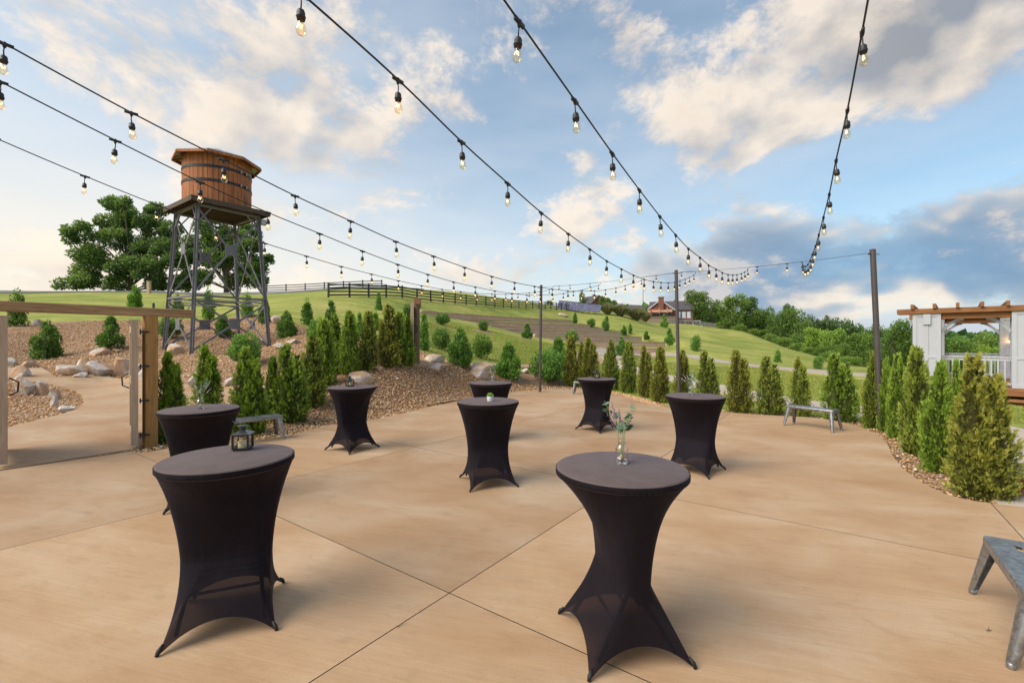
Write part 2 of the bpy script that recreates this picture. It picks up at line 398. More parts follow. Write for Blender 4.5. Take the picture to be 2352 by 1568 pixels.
def m_rock():
    m, T, b = principled('boulder_stone', (0.4, 0.37, 0.34), 0.85, 0, 0.3)
    oi = T.node('ShaderNodeObjectInfo'); p = T.vm('ADD', objco(T), T.vm('SCALE', (9.0, 4.0, 6.0), oi.outputs['Random']))
    n = T.noise(p, 2.0, 6, 0.62, 0.6); k = T.noise(p, 9.0, 6, 0.65)
    c = T.ramp(n, [(0.30, (0.30, 0.235, 0.185)), (0.47, (0.48, 0.42, 0.37)), (0.64, (0.62, 0.565, 0.515))])
    c = T.mix(T.m('MULTIPLY', T.sstep(T.noise(p, 1.3, 3, 0.5), 0.46, 0.62), 0.80), c, (0.50, 0.29, 0.145))
    c = T.mix(1.0, c, T.vm('SCALE', (1, 1, 1), T.m('ADD', 0.55, T.m('MULTIPLY', k, 0.9))), 'MULTIPLY')
    T.link(c, b.inputs['Base Color']); bump(T, b, T.m('ADD', n, k), 0.6, 0.05)
    return m
M['rock'] = m_rock()
def m_stone():
    m, T, b = principled('gravel_stone', (0.4, 0.3, 0.2), 0.85, 0, 0.3)
    a = T.node('ShaderNodeAttribute'); a.attribute_name = 'tint'
    c = T.ramp(a.outputs['Fac'], [(0.0, (0.22, 0.105, 0.045)), (0.25, (0.46, 0.240, 0.100)), (0.5, (0.62, 0.37, 0.18)), (0.75, (0.72, 0.49, 0.29)), (1.0, (0.84, 0.75, 0.65))])
    T.link(c, b.inputs['Base Color']); return m
M['stone'] = m_stone()
LAWN_D = (0.135, 0.175, 0.034); LAWN_M = (0.250, 0.275, 0.062); LAWN_L = (0.40, 0.350, 0.120)
def m_ground():
    m, T, b = principled('ground', (0.2, 0.2, 0.1), 0.9, 0, 0.1)
    p = worldco(T)
    # lawn
    big = T.noise(p, 0.11, 5, 0.6, 0.8); mid = T.noise(p, 0.9, 5, 0.65); fine = T.noise(p, 14.0, 4, 0.75)
    mow = T.noise(T.mapping(p, (0.08, 1.0, 1), (0, 0, 0.45)), 1.0, 5, 0.68); mott = T.noise(p, 2.6, 6, 0.75)
    mixv = T.m('ADD', T.m('MULTIPLY', big, 0.34), T.m('ADD', T.m('MULTIPLY', mid, 0.14), T.m('ADD', T.m('MULTIPLY', mow, 0.42), T.m('ADD', T.m('MULTIPLY', mott, 0.16), T.m('MULTIPLY', fine, 0.08)))))
    lawn = T.ramp(mixv, [(0.47, LAWN_D), (0.57, LAWN_M), (0.68, LAWN_L)])
    k = T.m('ADD', 0.55, T.m('ADD', T.m('MULTIPLY', fine, 0.5), T.m('MULTIPLY', mott, 0.4))); lawn = T.mix(1.0, lawn, T.vm('SCALE', (1, 1, 1), k), 'MULTIPLY')
    # gravel
    cell = T.node('ShaderNodeSeparateColor'); T.link(T.voro(p, 26.0), cell.inputs[0])
    dist = T.voro(p, 26.0, 'Distance')
    gr = T.ramp(cell.outputs[0], [(0.0, (0.24, 0.13, 0.065)), (0.3, (0.44, 0.255, 0.13)), (0.6, (0.57, 0.37, 0.21)), (0.85, (0.66, 0.48, 0.32)), (1.0, (0.80, 0.72, 0.63))])
    gr = T.mix(T.sstep(dist, 0.25, 0.62), gr, (0.17, 0.10, 0.06))
    gr = T.mix(T.m('MULTIPLY', T.sstep(T.noise(p, 0.7, 4), 0.45, 0.7), 0.3), gr, (0.42, 0.29, 0.19))
    a = T.node('ShaderNodeAttribute'); a.attribute_name = 'gravel'
    e = T.m('ADD', a.outputs['Fac'], T.m('MULTIPLY', T.m('SUBTRACT', T.noise(p, 3.0, 4, 0.7), 0.5), 0.55))
    g = T.sstep(e, 0.46, 0.56)
    # rough dry grass at the field's far edge
    c = T.mix(g, lawn, gr)
    T.link(c, b.inputs['Base Color'])
    bump(T, b, T.mix(g, T.vm('SCALE', (1, 1, 1), fine), T.vm('SCALE', (1, 1, 1), T.m('SUBTRACT', 1.0, dist))), 0.7, 0.03)
    return m
M['ground'] = m_ground()
M['grass'] = m_leaf('grass_blade', (0.16, 0.21, 0.035), (0.27, 0.32, 0.065), (0.42, 0.42, 0.12), 0.3)
M['arb'] = m_leaf('arborvitae_leaf', (0.070, 0.078, 0.022), (0.165, 0.235, 0.038), (0.37, 0.44, 0.095), 0.32)
M['holly'] = m_leaf('shrub_leaf', (0.045, 0.088, 0.020), (0.130, 0.250, 0.042), (0.30, 0.46, 0.11), 0.25, 0.4)
M['oak'] = m_leaf('tree_leaf', (0.058, 0.105, 0.040), (0.135, 0.230, 0.075), (0.27, 0.37, 0.13), 0.5)
M['wood_leaf'] = m_leaf('woods_leaf', (0.060, 0.100, 0.026), (0.145, 0.235, 0.048), (0.31, 0.41, 0.10), 0.3)
M['plume'] = m_leaf('plume_grass', (0.10, 0.11, 0.045), (0.22, 0.23, 0.11), (0.36, 0.35, 0.20), 0.3)
M['euca'] = m_leaf('eucalyptus_leaf', (0.07, 0.13, 0.075), (0.14, 0.23, 0.15), (0.30, 0.38, 0.30), 0.2)
M['dead'] = m_leaf('dead_twig', (0.16, 0.06, 0.025), (0.30, 0.12, 0.05), (0.44, 0.24, 0.14), 0.2)
M['lavender'] = m_plain('lavender', (0.20, 0.09, 0.26), 0.8)
M['lav_pale'] = m_plain('pale_lavender', (0.46, 0.36, 0.42), 0.8)
M['stem'] = m_plain('stem', (0.22, 0.27, 0.14), 0.7)
M['pebble'] = m_plain('vase_pebbles', (0.24, 0.15, 0.085), 0.6, 0, 0.7, 60)
def m_block():
    m, T, b = principled('retaining_block', (0.3, 0.2, 0.15), 0.9, 0, 0.2)
    br = T.node('ShaderNodeTexBrick'); uv = T.node('ShaderNodeUVMap')
    T.link(uv.outputs[0], br.inputs['Vector'])
    br.inputs['Color1'].default_value = (0.58, 0.375, 0.275, 1); br.inputs['Color2'].default_value = (0.70, 0.49, 0.37, 1); br.inputs['Mortar'].default_value = (0.30, 0.19, 0.13, 1)
    br.inputs['Scale'].default_value = 1.0; br.inputs['Mortar Size'].default_value = 0.018; br.inputs['Brick Width'].default_value = 0.62; br.inputs['Row Height'].default_value = 0.32
    n = T.noise(worldco(T), 0.8, 4); c = T.mix(T.m('MULTIPLY', n, 0.5), br.outputs[0], (0.64, 0.45, 0.35))
    T.link(c, b.inputs['Base Color']); return m
M['block'] = m_block()
M['capstone'] = m_plain('wall_capstone', (0.58, 0.41, 0.32), 0.9, 0, 0.2, 2.0)
def m_brickwall():
    m, T, b = principled('house_brick', (0.3, 0.12, 0.08), 0.9, 0, 0.2)
    n = T.noise(objco(T), 14, 4, 0.7); T.link(T.ramp(n, [(0.3, (0.13, 0.052, 0.038)), (0.7, (0.23, 0.105, 0.075))]), b.inputs['Base Color']); return m
M['brick'] = m_brickwall()
M['shingle'] = m_plain('roof_shingle', (0.075, 0.068, 0.078), 0.9, 0, 0.25, 3.0)
M['win'] = m_plain('window_glass', (0.42, 0.50, 0.58), 0.12, 0, 0.1)
M['awning'] = m_plain('awning_cloth', (0.40, 0.22, 0.15), 0.8)
M['umbrella'] = m_plain('red_umbrella', (0.33, 0.06, 0.04), 0.8)
M['deckwood'] = m_plain('grey_deck_wood', (0.20, 0.155, 0.12), 0.85)
def m_solar():
    m, T, b = principled('solar_cell', (0.10, 0.10, 0.17), 0.25, 0.0, 0.5)
    n = T.noise(objco(T), 2.0, 3); T.link(T.ramp(n, [(0.3, (0.085, 0.085, 0.14)), (0.7, (0.17, 0.17, 0.25))]), b.inputs['Base Color']); return m
M['solar'] = m_solar()

# ---------------------------------------------------------------- terrain height
CP = []   # control points X, Y, Z
for p in [(0,746,25),(100,742,26),(250,737,28),(450,733,29),(560,735,27),(650,740,26),(0,705,36),(300,705,38),(560,710,36),
          (0,679,50),(0,667,60),(200,677,52),(200,670,60),(350,675,56),(350,669,64),(610,675,60),(610,671,66),
          (437,812,19.3),(612,806,22.2),(375,802,21.5),(533,800,24),(108,819,20),(255,797,21),(200,855,17),(130,866,16.2),(0,880,14.5),
          (250,868,17),(30,770,22),(190,925,12.4),(435,920,12.5),(520,905,13.6),(657,773,22),(700,760,24),(560,836,16),
          (720,905,12.2),(803,860,13.6),(893,840,14.6),(957,834,15.0),(1000,838,16.5),(1056,839,17),(1105,862,15.2),(1165,868,15.6),(1258,877,17),
          (1000,800,21),(1080,836,19.5),(1130,838,20.5),(1215,840,23),(1243,884,17.0),(1330,870,20),(1375,843,27),
          (755,682,43),(846,682,47),(923,684,51),(1018,692,58.5),(1116,702,66),(1224,708,79),(1277,711,87),(1340,717,94),
          (850,715,34),(760,750,26),(960,735,30),(980,722,40),(1016,745,36),(1110,758,38),(1211,776,42),(1100,800,27),(1280,790,36),(1313,790,32),
          (1465,826,45),(1490,816,60),(1590,818,55),(1641,829,44),(1749,842,34),(1900,855,28),(1989,861,26),
          (1400,812,46),(1430,815,32),(1609,760,95),(1639,804,60),(1750,815,62),(1540,790,64),
          (1420,720,100),(1490,740,132),(1590,746,150),(1526,750,112),(1660,756,140),(1693,759,110),(1788,792,95),(1873,816,75),(1903,831,62),
          (1420,768,72),(1330,742,79),(1480,779,70),(1560,748,122),(1609,753,125),(1640,757,120),(1580,770,90),(1650,775,90),(1700,790,80),(1660,765,105),(1129,728,60),(966,717,46),(1228,776,54),(1324,790,57)]:
    v = at(*p); CP.append((v.x, v.y, v.z))
CP += [(0,0,0),(0,5,0),(-4,4,0),(4,4,0),(-5,8,0),(0,9,0),(4,9,0),(1,13,0),(-3,10,0),(-7,6,0),(-10,2,0),(10,2,0),(0,-10,0),(-14,-8,0),(14,-8,0),(0,-40,0),(40,-40,-1),(-40,-40,1),
       (8,7,-.02),(9,11,-.03),(7,13,-.03),(4.5,16,-.03),(3,18,.05),(12,10,0),(15,15,.05),(20,18,-.1),(25,5,-.2),(35,25,-.8),(12,20,-.1),(16,25,-.2),
       (-12,8,.1),(-16,8,.5),(-25,8,1.6),(-25,0,1.2),(-30,15,2.6),(-60,40,5.6),(-60,5,3.5),(-45,60,8.2),(-70,80,9.8),
       (50,60,-2.0),(60,30,-2),(70,100,-7),(78,168,1),(100,140,-9),(30,260,6),(120,40,-6),(160,200,-14),(0,150,11),(0,300,12),(-40,130,13),(-120,120,14),(-200,200,16),
       (200,60,-10),(300,300,-18),(-300,100,14),(-300,500,16),(0,800,8),(500,700,-15),(900,200,-18),(-150,0,6),(200,-100,-4),(-150,-150,2)]
CPA = np.array(CP)
def warp2(X, Y):
    X = np.asarray(X, float); Y = np.asarray(Y, float) + 5.0
    r = np.hypot(X, Y); s = np.log1p(r/7.0)/np.maximum(r, 1e-6)
    return np.stack([X*s, Y*s], -1)
def _tps(r2): return 0.5*r2*np.log(np.maximum(r2, 1e-12))
_cp = warp2(CPA[:, 0], CPA[:, 1]); _n = len(_cp)
_K = _tps(((_cp[:, None]-_cp[None])**2).sum(-1)) + np.eye(_n)*2e-4
_P = np.c_[np.ones(_n), _cp]
_A = np.block([[_K, _P], [_P.T, np.zeros((3, 3))]])
# heights are solved per unit distance so that far errors stay small in the picture
_sol = np.linalg.solve(_A, np.r_[CPA[:, 2]/(np.hypot(CPA[:,0],CPA[:,1])+8), np.zeros(3)])
def tps(X, Y):
    X = np.atleast_1d(np.asarray(X, float)); Y = np.atleast_1d(np.asarray(Y, float))
    q = warp2(X, Y); out = np.empty(len(q))
    for i in range(0, len(q), 4000):
        c = q[i:i+4000]; k = _tps(((c[:, None]-_cp[None])**2).sum(-1))
        out[i:i+4000] = k @ _sol[:_n] + _sol[_n] + c @ _sol[_n+1:]
    return out*(np.hypot(X, Y)+8)

# patio outline (plan), counter-clockwise-ish; edge along the planting beds read from the photo
edge_px = [(300,1036),(318,1041),(345,1037),(420,1022),(500,1013),(580,1010),(660,1001),(750,977),(870,962),(940,945),(1000,931),(1070,916),(1130,906),(1190,899),(1260,894),(1330,894),(1390,901),(1440,913),(1500,930),(1560,939),
           (1650,945),(1750,952),(1850,957),(1900,962),(1950,972),(1990,985),(2020,1000),(2038,1018),(2048,1042),(2072,1074),(2118,1108),(2170,1134),(2230,1149),(2300,1158)]
EDGE = [gp(x, y) for x, y in edge_px]
PATIO = [(p.x, p.y) for p in EDGE] + [(6.2, 5.0), (8.5, 2.5), (12, -1), (12, -9), (-14, -9), (-14, -1), (-9.2, 4.6), (-7.6, 6.45)]
def inside(poly, X, Y):
    X = np.atleast_1d(X); Y = np.atleast_1d(Y); c = np.zeros(X.shape, bool); n = len(poly)
    for i in range(n):
        x1, y1 = poly[i][:2]; x2, y2 = poly[(i+1) % n][:2]
        if y1 == y2: continue
        t = ((y1 > Y) != (y2 > Y)) & (X < (x2-x1)*(Y-y1)/(y2-y1)+x1); c ^= t
    return c
def dist_poly(poly, X, Y, closed=True):
    X = np.atleast_1d(X); Y = np.atleast_1d(Y); d = np.full(X.shape, 1e9); n = len(poly)
    for i in range(n if closed else n-1):
        x1, y1 = poly[i][:2]; x2, y2 = poly[(i+1) % n][:2]
        dx, dy = x2-x1, y2-y1; l2 = dx*dx+dy*dy+1e-12
        t = np.clip(((X-x1)*dx+(Y-y1)*dy)/l2, 0, 1)
        d = np.minimum(d, np.hypot(X-x1-t*dx, Y-y1-t*dy))
    return d
def sstep(v, a, b):
    t = np.clip((np.asarray(v, float)-a)/(b-a), 0, 1); return t*t*(3-2*t)
def H(X, Y):
    X = np.atleast_1d(np.asarray(X, float)); Y = np.atleast_1d(np.asarray(Y, float))
    z = tps(X, Y); d = dist_poly(PATIO, X, Y); d = np.where(inside(PATIO, X, Y), 0, d)
    w = sstep(d, 0.0, 2.2); base = -0.035
    z = base + (z-base)*w
    return np.where(d < 2.2, np.maximum(z, base), z)
def h1(x, y): return float(H(x, y)[0])
def hit(px, py, Yg, lo=0.7, hi=1.4):
    """where the line of sight through a photo pixel meets the ground, near distance Yg"""
    Ys = np.linspace(Yg*lo, Yg*hi, 160); X = (px-CX)/F*Ys; g = CAM_H+(CY-py)/F*Ys - H(X, Ys)
    s = np.where((g[:-1] > 0) & (g[1:] <= 0))[0]
    if len(s): Y = float(Ys[s[np.argmin(abs(Ys[s]-Yg))]])
    else: Y = Yg
    x = (px-CX)/F*Y; return Vector((x, Y, h1(x, Y)))

# gravel zone (plan)
GZ = [(p.x, p.y) for p in EDGE[1:16]] + [((x-CX)/F*Y, Y) for x, y, Y in [(1330,890,18.5),(1300,868,19.3),(1215,843,20),(1120,836,19),(1060,815,18.5),(1000,800,19),(900,795,20),(800,785,21),(720,752,24.5),(640,735,27.5),(450,730,29),(250,736,28.5),(100,742,26.5),(-100,748,25),(-350,800,20),(-500,900,13)]] + [(-14, 4), (-9, 5)]
RIGHT_EDGE = [(p.x, p.y) for p in EDGE[15:]] + [(5.0, 5.05)]
RINGS = [hit(1016,748,37), hit(1110,760,38), hit(1211,779,42), hit(1427,819,32)]
def gravel_mask(X, Y):
    d = dist_poly(GZ, X, Y); s = np.where(inside(GZ, X, Y), d, -d)
    dr = dist_poly(RIGHT_EDGE, X, Y, False); wd = 0.66 + 0.85*sstep(Y, 11.0, 7.5)
    s = np.maximum(s, wd-dr)
    for r in RINGS: s = np.maximum(s, 0.95*(r.y/38) - np.hypot(X-r.x, (Y-r.y)*0.8))
    return np.clip(0.5+s*1.1, 0, 1)

def axis_grid(lo, hi, fine_lo, fine_hi, fine, grow):
    a = list(np.arange(fine_lo, fine_hi+1e-6, fine)); s = fine; v = fine_hi
    while v < hi: s *= grow; v += s; a.append(v)
    s = fine; v = fine_lo; pre = []
    while v > lo: s *= grow; v -= s; pre.append(v)
    return np.array(pre[::-1]+a)
gx = axis_grid(-1500, 2200, -24, 17, 0.28, 1.055); gy = axis_grid(-700, 3000, 3.0, 33, 0.28, 1.05)
GX, GY = np.meshgrid(gx, gy); XX = GX.ravel(); YY = GY.ravel()
ZZ = H(XX, YY) - 0.03
far = sstep(np.hypot(XX, YY), 300, 900); ZZ = ZZ*(1-far) + (-14.0)*far
ZZ = np.where(inside(PATIO, XX, YY), -0.22, ZZ)
GM = gravel_mask(XX, YY)
nx, ny = len(gx), len(gy); ii = (np.arange(ny-1)[:, None]*nx + np.arange(nx-1)[None]).ravel()
TERR = [((x-CX)/F*Y, Y) for x, y, Y in [(962,0,41.5),(1045,0,46.6),(1145,0,51.6),(1224,0,55.8),(1320,0,59.3),(1450,0,59.5),(1588,0,63),(1589,0,66),(1530,0,69),(1476,0,71.5),(1428,0,73),(1390,0,74.5),(1357,0,76.5),(1318,0,78.2),(1129,0,60),(962,0,45.5)]]
dT = dist_poly(TERR, XX, YY); inT = inside(TERR, XX, YY)
ZZ = np.where(inT, ZZ - 1.3*sstep(dT, 0.0, 1.2), ZZ)
gme = np_mesh('ground', np.c_[XX, YY, ZZ], np.c_[ii, ii+1, ii+1+nx, ii+nx], M['ground'], True, {'gravel': GM})
set_props(link('ground', gme), 'lawn, hillside and gravel beds around the patio', None, None, 'structure')

def catmull(pts, k=6):
    P = [Vector((p[0], p[1], 0)) for p in pts]; out = []
    for i in range(len(P)-1):
        a, b, c, d = P[max(i-1, 0)], P[i], P[i+1], P[min(i+2, len(P)-1)]
        for j in range(k):
            t = j/k; out.append(0.5*((2*b)+(c-a)*t+(2*a-5*b+4*c-d)*t*t+(3*b-a-3*c+d)*t**3))
    out.append(P[-1]); return [(p.x, p.y) for p in out]
# draped polygon
def clip(poly, a, b, c):
    out = []; n = len(poly)
    for i in range(n):
        p, q = poly[i], poly[(i+1) % n]; dp = a*p[0]+b*p[1]-c; dq = a*q[0]+b*q[1]-c
        if dp <= 0: out.append(p)
        if (dp < 0 < dq) or (dq < 0 < dp):
            t = dp/(dp-dq); out.append((p[0]+t*(q[0]-p[0]), p[1]+t*(q[1]-p[1])))
    return out
def area(p): return 0.5*sum(p[i][0]*p[(i+1) % len(p)][1]-p[(i+1) % len(p)][0]*p[i][1] for i in range(len(p)))
def drape(poly, step, lift, lift_far=0.0):
    xs = [p[0] for p in poly]; ys = [p[1] for p in poly]; V = []; Fc = []
    x = min(xs)
    while x < max(xs):
        colp = clip(clip(poly, -1, 0, -x), 1, 0, x+step)
        if len(colp) >= 3:
            y = min(p[1] for p in colp); ym = max(p[1] for p in colp)
            y = math.floor(y/step)*step
            while y < ym:
                c = clip(clip(colp, 0, -1, -y), 0, 1, y+step)
                if len(c) >= 3 and abs(area(c)) > 1e-5:
                    if area(c) < 0: c = c[::-1]
                    o = len(V); V += c; Fc.append(tuple(range(o, o+len(c))))
                y += step
        x += step
    A = np.array(V); Z = H(A[:, 0], A[:, 1]) + lift + lift_far*A[:, 1]
    return np.c_[A, Z], Fc
def skirt(poly, lift, lift_far, drop):
    pts = []
    n = len(poly)
    for i in range(n):
        p, q = poly[i], poly[(i+1) % n]; k = max(1, int(math.hypot(q[0]-p[0], q[1]-p[1])/0.3))
        pts += [(p[0]+(q[0]-p[0])*j/k, p[1]+(q[1]-p[1])*j/k) for j in range(k)]
    A = np.array(pts); Z = H(A[:, 0], A[:, 1]) + lift + lift_far*A[:, 1]; m = len(A)
    V = np.r_[np.c_[A, Z], np.c_[A, Z-drop]]; Fc = [(i, (i+1) % m, m+(i+1) % m, m+i) for i in range(m)]
    return V, Fc
def draped_obj(name, poly, mat, step, lift, lift_far=0.0, drop=0.12, label=None, kind='structure'):
    V, Fc = drape(poly, step, lift, lift_far); mb = MB(); mb.add(V.tolist(), Fc)
    V2, F2 = skirt(poly, lift, lift_far, drop); mb.add(V2.tolist(), F2)
    o = part(name, mb, mat); set_props(o, label, None, None, kind); return o
def strip_poly(center, w):
    c = catmull(center, 6); L = []; Rr = []
    for i, p in enumerate(c):
        a = Vector(c[max(i-1, 0)]); b = Vector(c[min(i+1, len(c)-1)]); d = (b-a).normalized(); nrm = Vector((-d.y, d.x))
        ww = w(i/(len(c)-1)) if callable(w) else w
        L.append((p[0]+nrm.x*ww/2, p[1]+nrm.y*ww/2)); Rr.append((p[0]-nrm.x*ww/2, p[1]-nrm.y*ww/2))
    return L + Rr[::-1]

# ---------------------------------------------------------------- patio slabs between saw-cut joints
patio = thing('patio', 'tan broomed concrete patio divided by saw-cut joints', None, (0, 0, 0), 0, None, 'structure')
pb = MB(); pb.prism([(p[0], p[1]) for p in PATIO], -0.16, -0.040)
base = part('patio_base', pb, M['joint'], patio)
A_CUTS = [-17.4, -13.65, -9.9, -6.15, -2.38, 1.4, 5.2, 9.0, 13, 17, 21]; B_CUTS = [-13, -9.5, -6, -3.6, -0.6, 2.48, 5.54, 20]
GAP = 0.004
for i in range(len(A_CUTS)-1):
    for j in range(len(B_CUTS)-1):
        p = PATIO
        p = clip(p, UD.x, UD.y, A_CUTS[i+1]-GAP); 
        if len(p) > 2: p = clip(p, -UD.x, -UD.y, -A_CUTS[i]-GAP)
        if len(p) > 2: p = clip(p, VD.x, VD.y, B_CUTS[j+1]-GAP)
        if len(p) > 2: p = clip(p, -VD.x, -VD.y, -B_CUTS[j]-GAP)
        if len(p) < 3 or abs(area(p)) < 0.02: continue
        q = [p[0]]
        for c in p[1:]:
            if math.hypot(c[0]-q[-1][0], c[1]-q[-1][1]) > 1e-4: q.append(c)
        if math.hypot(q[0][0]-q[-1][0], q[0][1]-q[-1][1]) < 1e-4: q.pop()
        if len(q) < 3: continue
        if area(q) < 0: q = q[::-1]
        mb = MB(); mb.prism(q, -0.11, 0.0); sl = part('slab', mb, M['patio'], patio); sl.data.materials.append(M['joint'])
        for k_ in range(len(q)):
            if k_ < len(sl.data.polygons): sl.data.polygons[k_].material_index = 1

def hp(px, py, Yg): v = hit(px, py, Yg, 0.8, 1.25); return (v.x, v.y)
PATH = [(-6.6,8.05),(-7.0,8.9),(-7.45,9.8)] + [hp(440,937,11.4),hp(530,931,11.8),hp(640,905,12.6),hp(700,890,13.0),hp(768,862,14.6),hp(850,845,16.0),hp(960,839,16.6),hp(1030,839,17.2),hp(1120,841,19),hp(1215,844,21.5)] + [(2.4,23),(4.2,26.5),(6.6,29.0),(5.4,30.8),(2.9,28)] + \
       [hp(1215,838,25),hp(1120,834,22),hp(1030,832,19.6),hp(960,832,18.6),hp(865,837,17.6),hp(770,852,16.2),hp(690,875,14.9),hp(620,886,14.6),hp(540,888,14.8),hp(440,888,15.2),hp(370,880,15.8),hp(300,870,16.8),hp(250,866,17.2),hp(130,866,17.2),(-18,17.4),(-22,16.6),(-22,15.0),(-19,15.4)] + \
       catmull([hp(70,877,15.2),hp(110,881,14.9),hp(150,889,14.2),hp(182,904,13.2),hp(192,922,12.2),hp(180,938,11.5),hp(150,950,11.0),hp(100,963,10.5),hp(40,977,9.9)], 4) + [(-10.4,9.2),(-9.2,8),(-7.68,6.5)]
draped_obj('garden_path', PATH, M['patio'], 0.3, 0.03, 0.0, 0.1, 'tan concrete path curving from the gate behind the shrubs')
SIDE = [(6.0,29.9),hp(1490,858,26),hp(1540,868,23.3),hp(1597,879,20.5),hp(1669,896,17.4),hp(1744,911,15.4),hp(1813,923,14),hp(1900,933,13.1),(9.4,12.3),(10.1,11.0),(9.9,9.4),(8.7,7.6),(7.3,5.9),(6.4,4.6)]
draped_obj('sidewalk', strip_poly(SIDE, lambda t: 1.5+0.5*t), M['walk'], 0.4, 0.012, 0.0006, 0.08, 'pale concrete walk curving past the lawn to the white pavilion')
draped_obj('sidewalk', strip_poly([(6.0,30.2),hp(1466,830,42),hp(1480,818,56),hp(1530,815,62)], 2.2), M['walk'], 0.8, 0.02, 0.001, 0.08, 'pale concrete walk leading up to the terraces')
draped_obj('sidewalk', strip_poly([hp(1455,813,64),hp(1530,815,62),hp(1600,820,53),hp(1645,829,44),hp(1700,836,38),hp(1749,842,34),hp(1830,849,30),hp(1900,855,28),hp(1989,861,25.5),(22,22),(26,17)], 1.6), M['walk'], 0.8, 0.02, 0.001, 0.08, 'pale concrete walk crossing the upper lawn')
draped_obj('road', strip_poly([at(-400,690,45).xy[:],at(-150,676,54).xy[:],at(60,671,57).xy[:],at(200,671,60).xy[:],at(350,671,62).xy[:],at(480,672,63).xy[:],at(620,673,63).xy[:],at(740,682,62).xy[:],(-16,74)], 5.0), M['road'], 1.2, 0.10, 0.0, 0.2, 'grey asphalt road along the crest of the hill')

# ---------------------------------------------------------------- gravel stones (stuff)
def stones(n, X, Y, size, seed):
    r = np.random.default_rng(seed); m = len(X)
    oc = np.array([[1,0,0],[-1,0,0],[0,1,0],[0,-1,0],[0,0,1],[0,0,-1]], float)
    fc = np.array([[0,2,4],[2,1,4],[1,3,4],[3,0,4],[2,0,5],[1,2,5],[3,1,5],[0,3,5]])
    s = size*(0.5+r.random(m)**3*1.2)[:, None, None]*(0.6+0.8*r.random((m, 6, 1)))
    v = oc[None]*s*np.array([1, 1, 0.5]); a = r.random(m)*6.28; c, sn = np.cos(a)[:, None], np.sin(a)[:, None]
    tilt = (r.random((m, 2))-.5)*0.55
    x = v[..., 0]*c - v[..., 1]*sn; y = v[..., 0]*sn + v[..., 1]*c; z = v[..., 2] + x*tilt[:, :1] + y*tilt[:, 1:]
    V = np.stack([x+X[:, None], y+Y[:, None], z+H(X, Y)[:, None]+size*0.05], -1).reshape(-1, 3)
    Fa = (fc[None]+np.arange(m)[:, None, None]*6).reshape(-1, 3)
    t = np.repeat(np.clip(r.beta(1.9, 2.3, m)+(r.random(m) < 0.06)*0.5, 0, 1), 6)
    return V, Fa, t
def scatter(n, x0, x1, y0, y1, cond, seed):
    r = np.random.default_rng(seed); X = r.uniform(x0, x1, n); Y = r.uniform(y0, y1, n)
    k = cond(X, Y); return X[k], Y[k]
noPatio = lambda X, Y: ~inside(PATIO, X, Y)
def gcond(X, Y): return (gravel_mask(X, Y) > 0.53) & noPatio(X, Y) & ~inside(PATH, X, Y) & (np.abs(X) < Y*1.2+0.5)
Vs, Fs, Ts, o = [], [], [], 0
for n, box, size, seed in [(95000, (-8, 4.5, 7.5, 18.5), 0.023, 1), (19000, (4, 11.2, 4.5, 19), 0.022, 2), (60000, (-26, -3, 9, 30), 0.029, 3)]:
    X, Y = scatter(n, *box, gcond, seed)
    if seed == 3: k = (Y > 13.0) | (X < -8); X, Y = X[k], Y[k]
    V, Fa, t = stones(n, X, Y, size, seed); Vs.append(V); Fs.append(Fa+o); Ts.append(t); o += len(V)
set_props(link('gravel', np_mesh('gravel', np.vstack(Vs), np.vstack(Fs), M['stone'], False, {'tint': np.concatenate(Ts)})), 'brown and tan river gravel covering the planting beds', 'gravel', None, 'stuff')

# grass blades near the patio (stuff)
def gr_cond(X, Y):
    sidep = strip_poly(SIDE, lambda t: 1.5+0.5*t)
    return (gravel_mask(X, Y) < 0.42) & noPatio(X, Y) & ~inside(PATH, X, Y) & ~inside(sidep, X, Y) & (np.abs(X) < Y*1.2)
X, Y = scatter(150000, 0, 18, 10.5, 34, gr_cond, 11); X2, Y2 = scatter(60000, -6, 8, 18, 40, gr_cond, 12)
X = np.r_[X, X2]; Y = np.r_[Y, Y2]; m = len(X); r = np.random.default_rng(5)
a = r.random(m)*6.28; hgt = 0.025+0.03*r.random(m); w = 0.008+0.0006*Y; z = H(X, Y)-0.035
lean = (r.random((m, 2))-.5)*0.04
V = np.stack([np.c_[X-np.cos(a)*w, Y-np.sin(a)*w, z], np.c_[X+np.cos(a)*w, Y+np.sin(a)*w, z], np.c_[X+lean[:, 0], Y+lean[:, 1], z+hgt+0.01]], 1).reshape(-1, 3)
set_props(link('grass', np_mesh('grass', V, np.arange(m*3).reshape(-1, 3), M['grass'], False, {'tint': np.repeat(r.random(m), 3)})), 'short mown green grass of the lawn beyond the hedge', 'grass', None, 'stuff')

# ---------------------------------------------------------------- plants
def unit(a): return a/np.maximum(np.linalg.norm(a, axis=-1, keepdims=True), 1e-9)
def place_template(tv, tf, P, D, S, rng, roll=None):
    """copies of a flat template (x side, y forward, z normal) at P, pointing along D with size S"""
    n = len(P); D = unit(D); h = unit(rng.normal(size=(n, 3))); A = unit(np.cross(D, h)); N = np.cross(A, D)
    V = P[:, None] + S[:, None, None]*(tv[None, :, :1]*A[:, None] + tv[None, :, 1:2]*D[:, None] + tv[None, :, 2:]*N[:, None])
    Fc = tf[None] + (np.arange(n)*len(tv))[:, None, None]
    return V.reshape(-1, 3), Fc.reshape(-1, 3)
SPRAY_V = np.array([[0,0,0],[-.10,.45,.03],[.10,.45,.03],[0,1,0.02],[-.34,.42,-.02],[-.05,.12,0],[-.06,.30,0],[.34,.42,-.02],[.05,.12,0],[.06,.30,0],[-.28,.80,.03],[-.05,.45,0],[-.04,.62,0],[.28,.80,.03],[.05,.45,0],[.04,.62,0]], float)
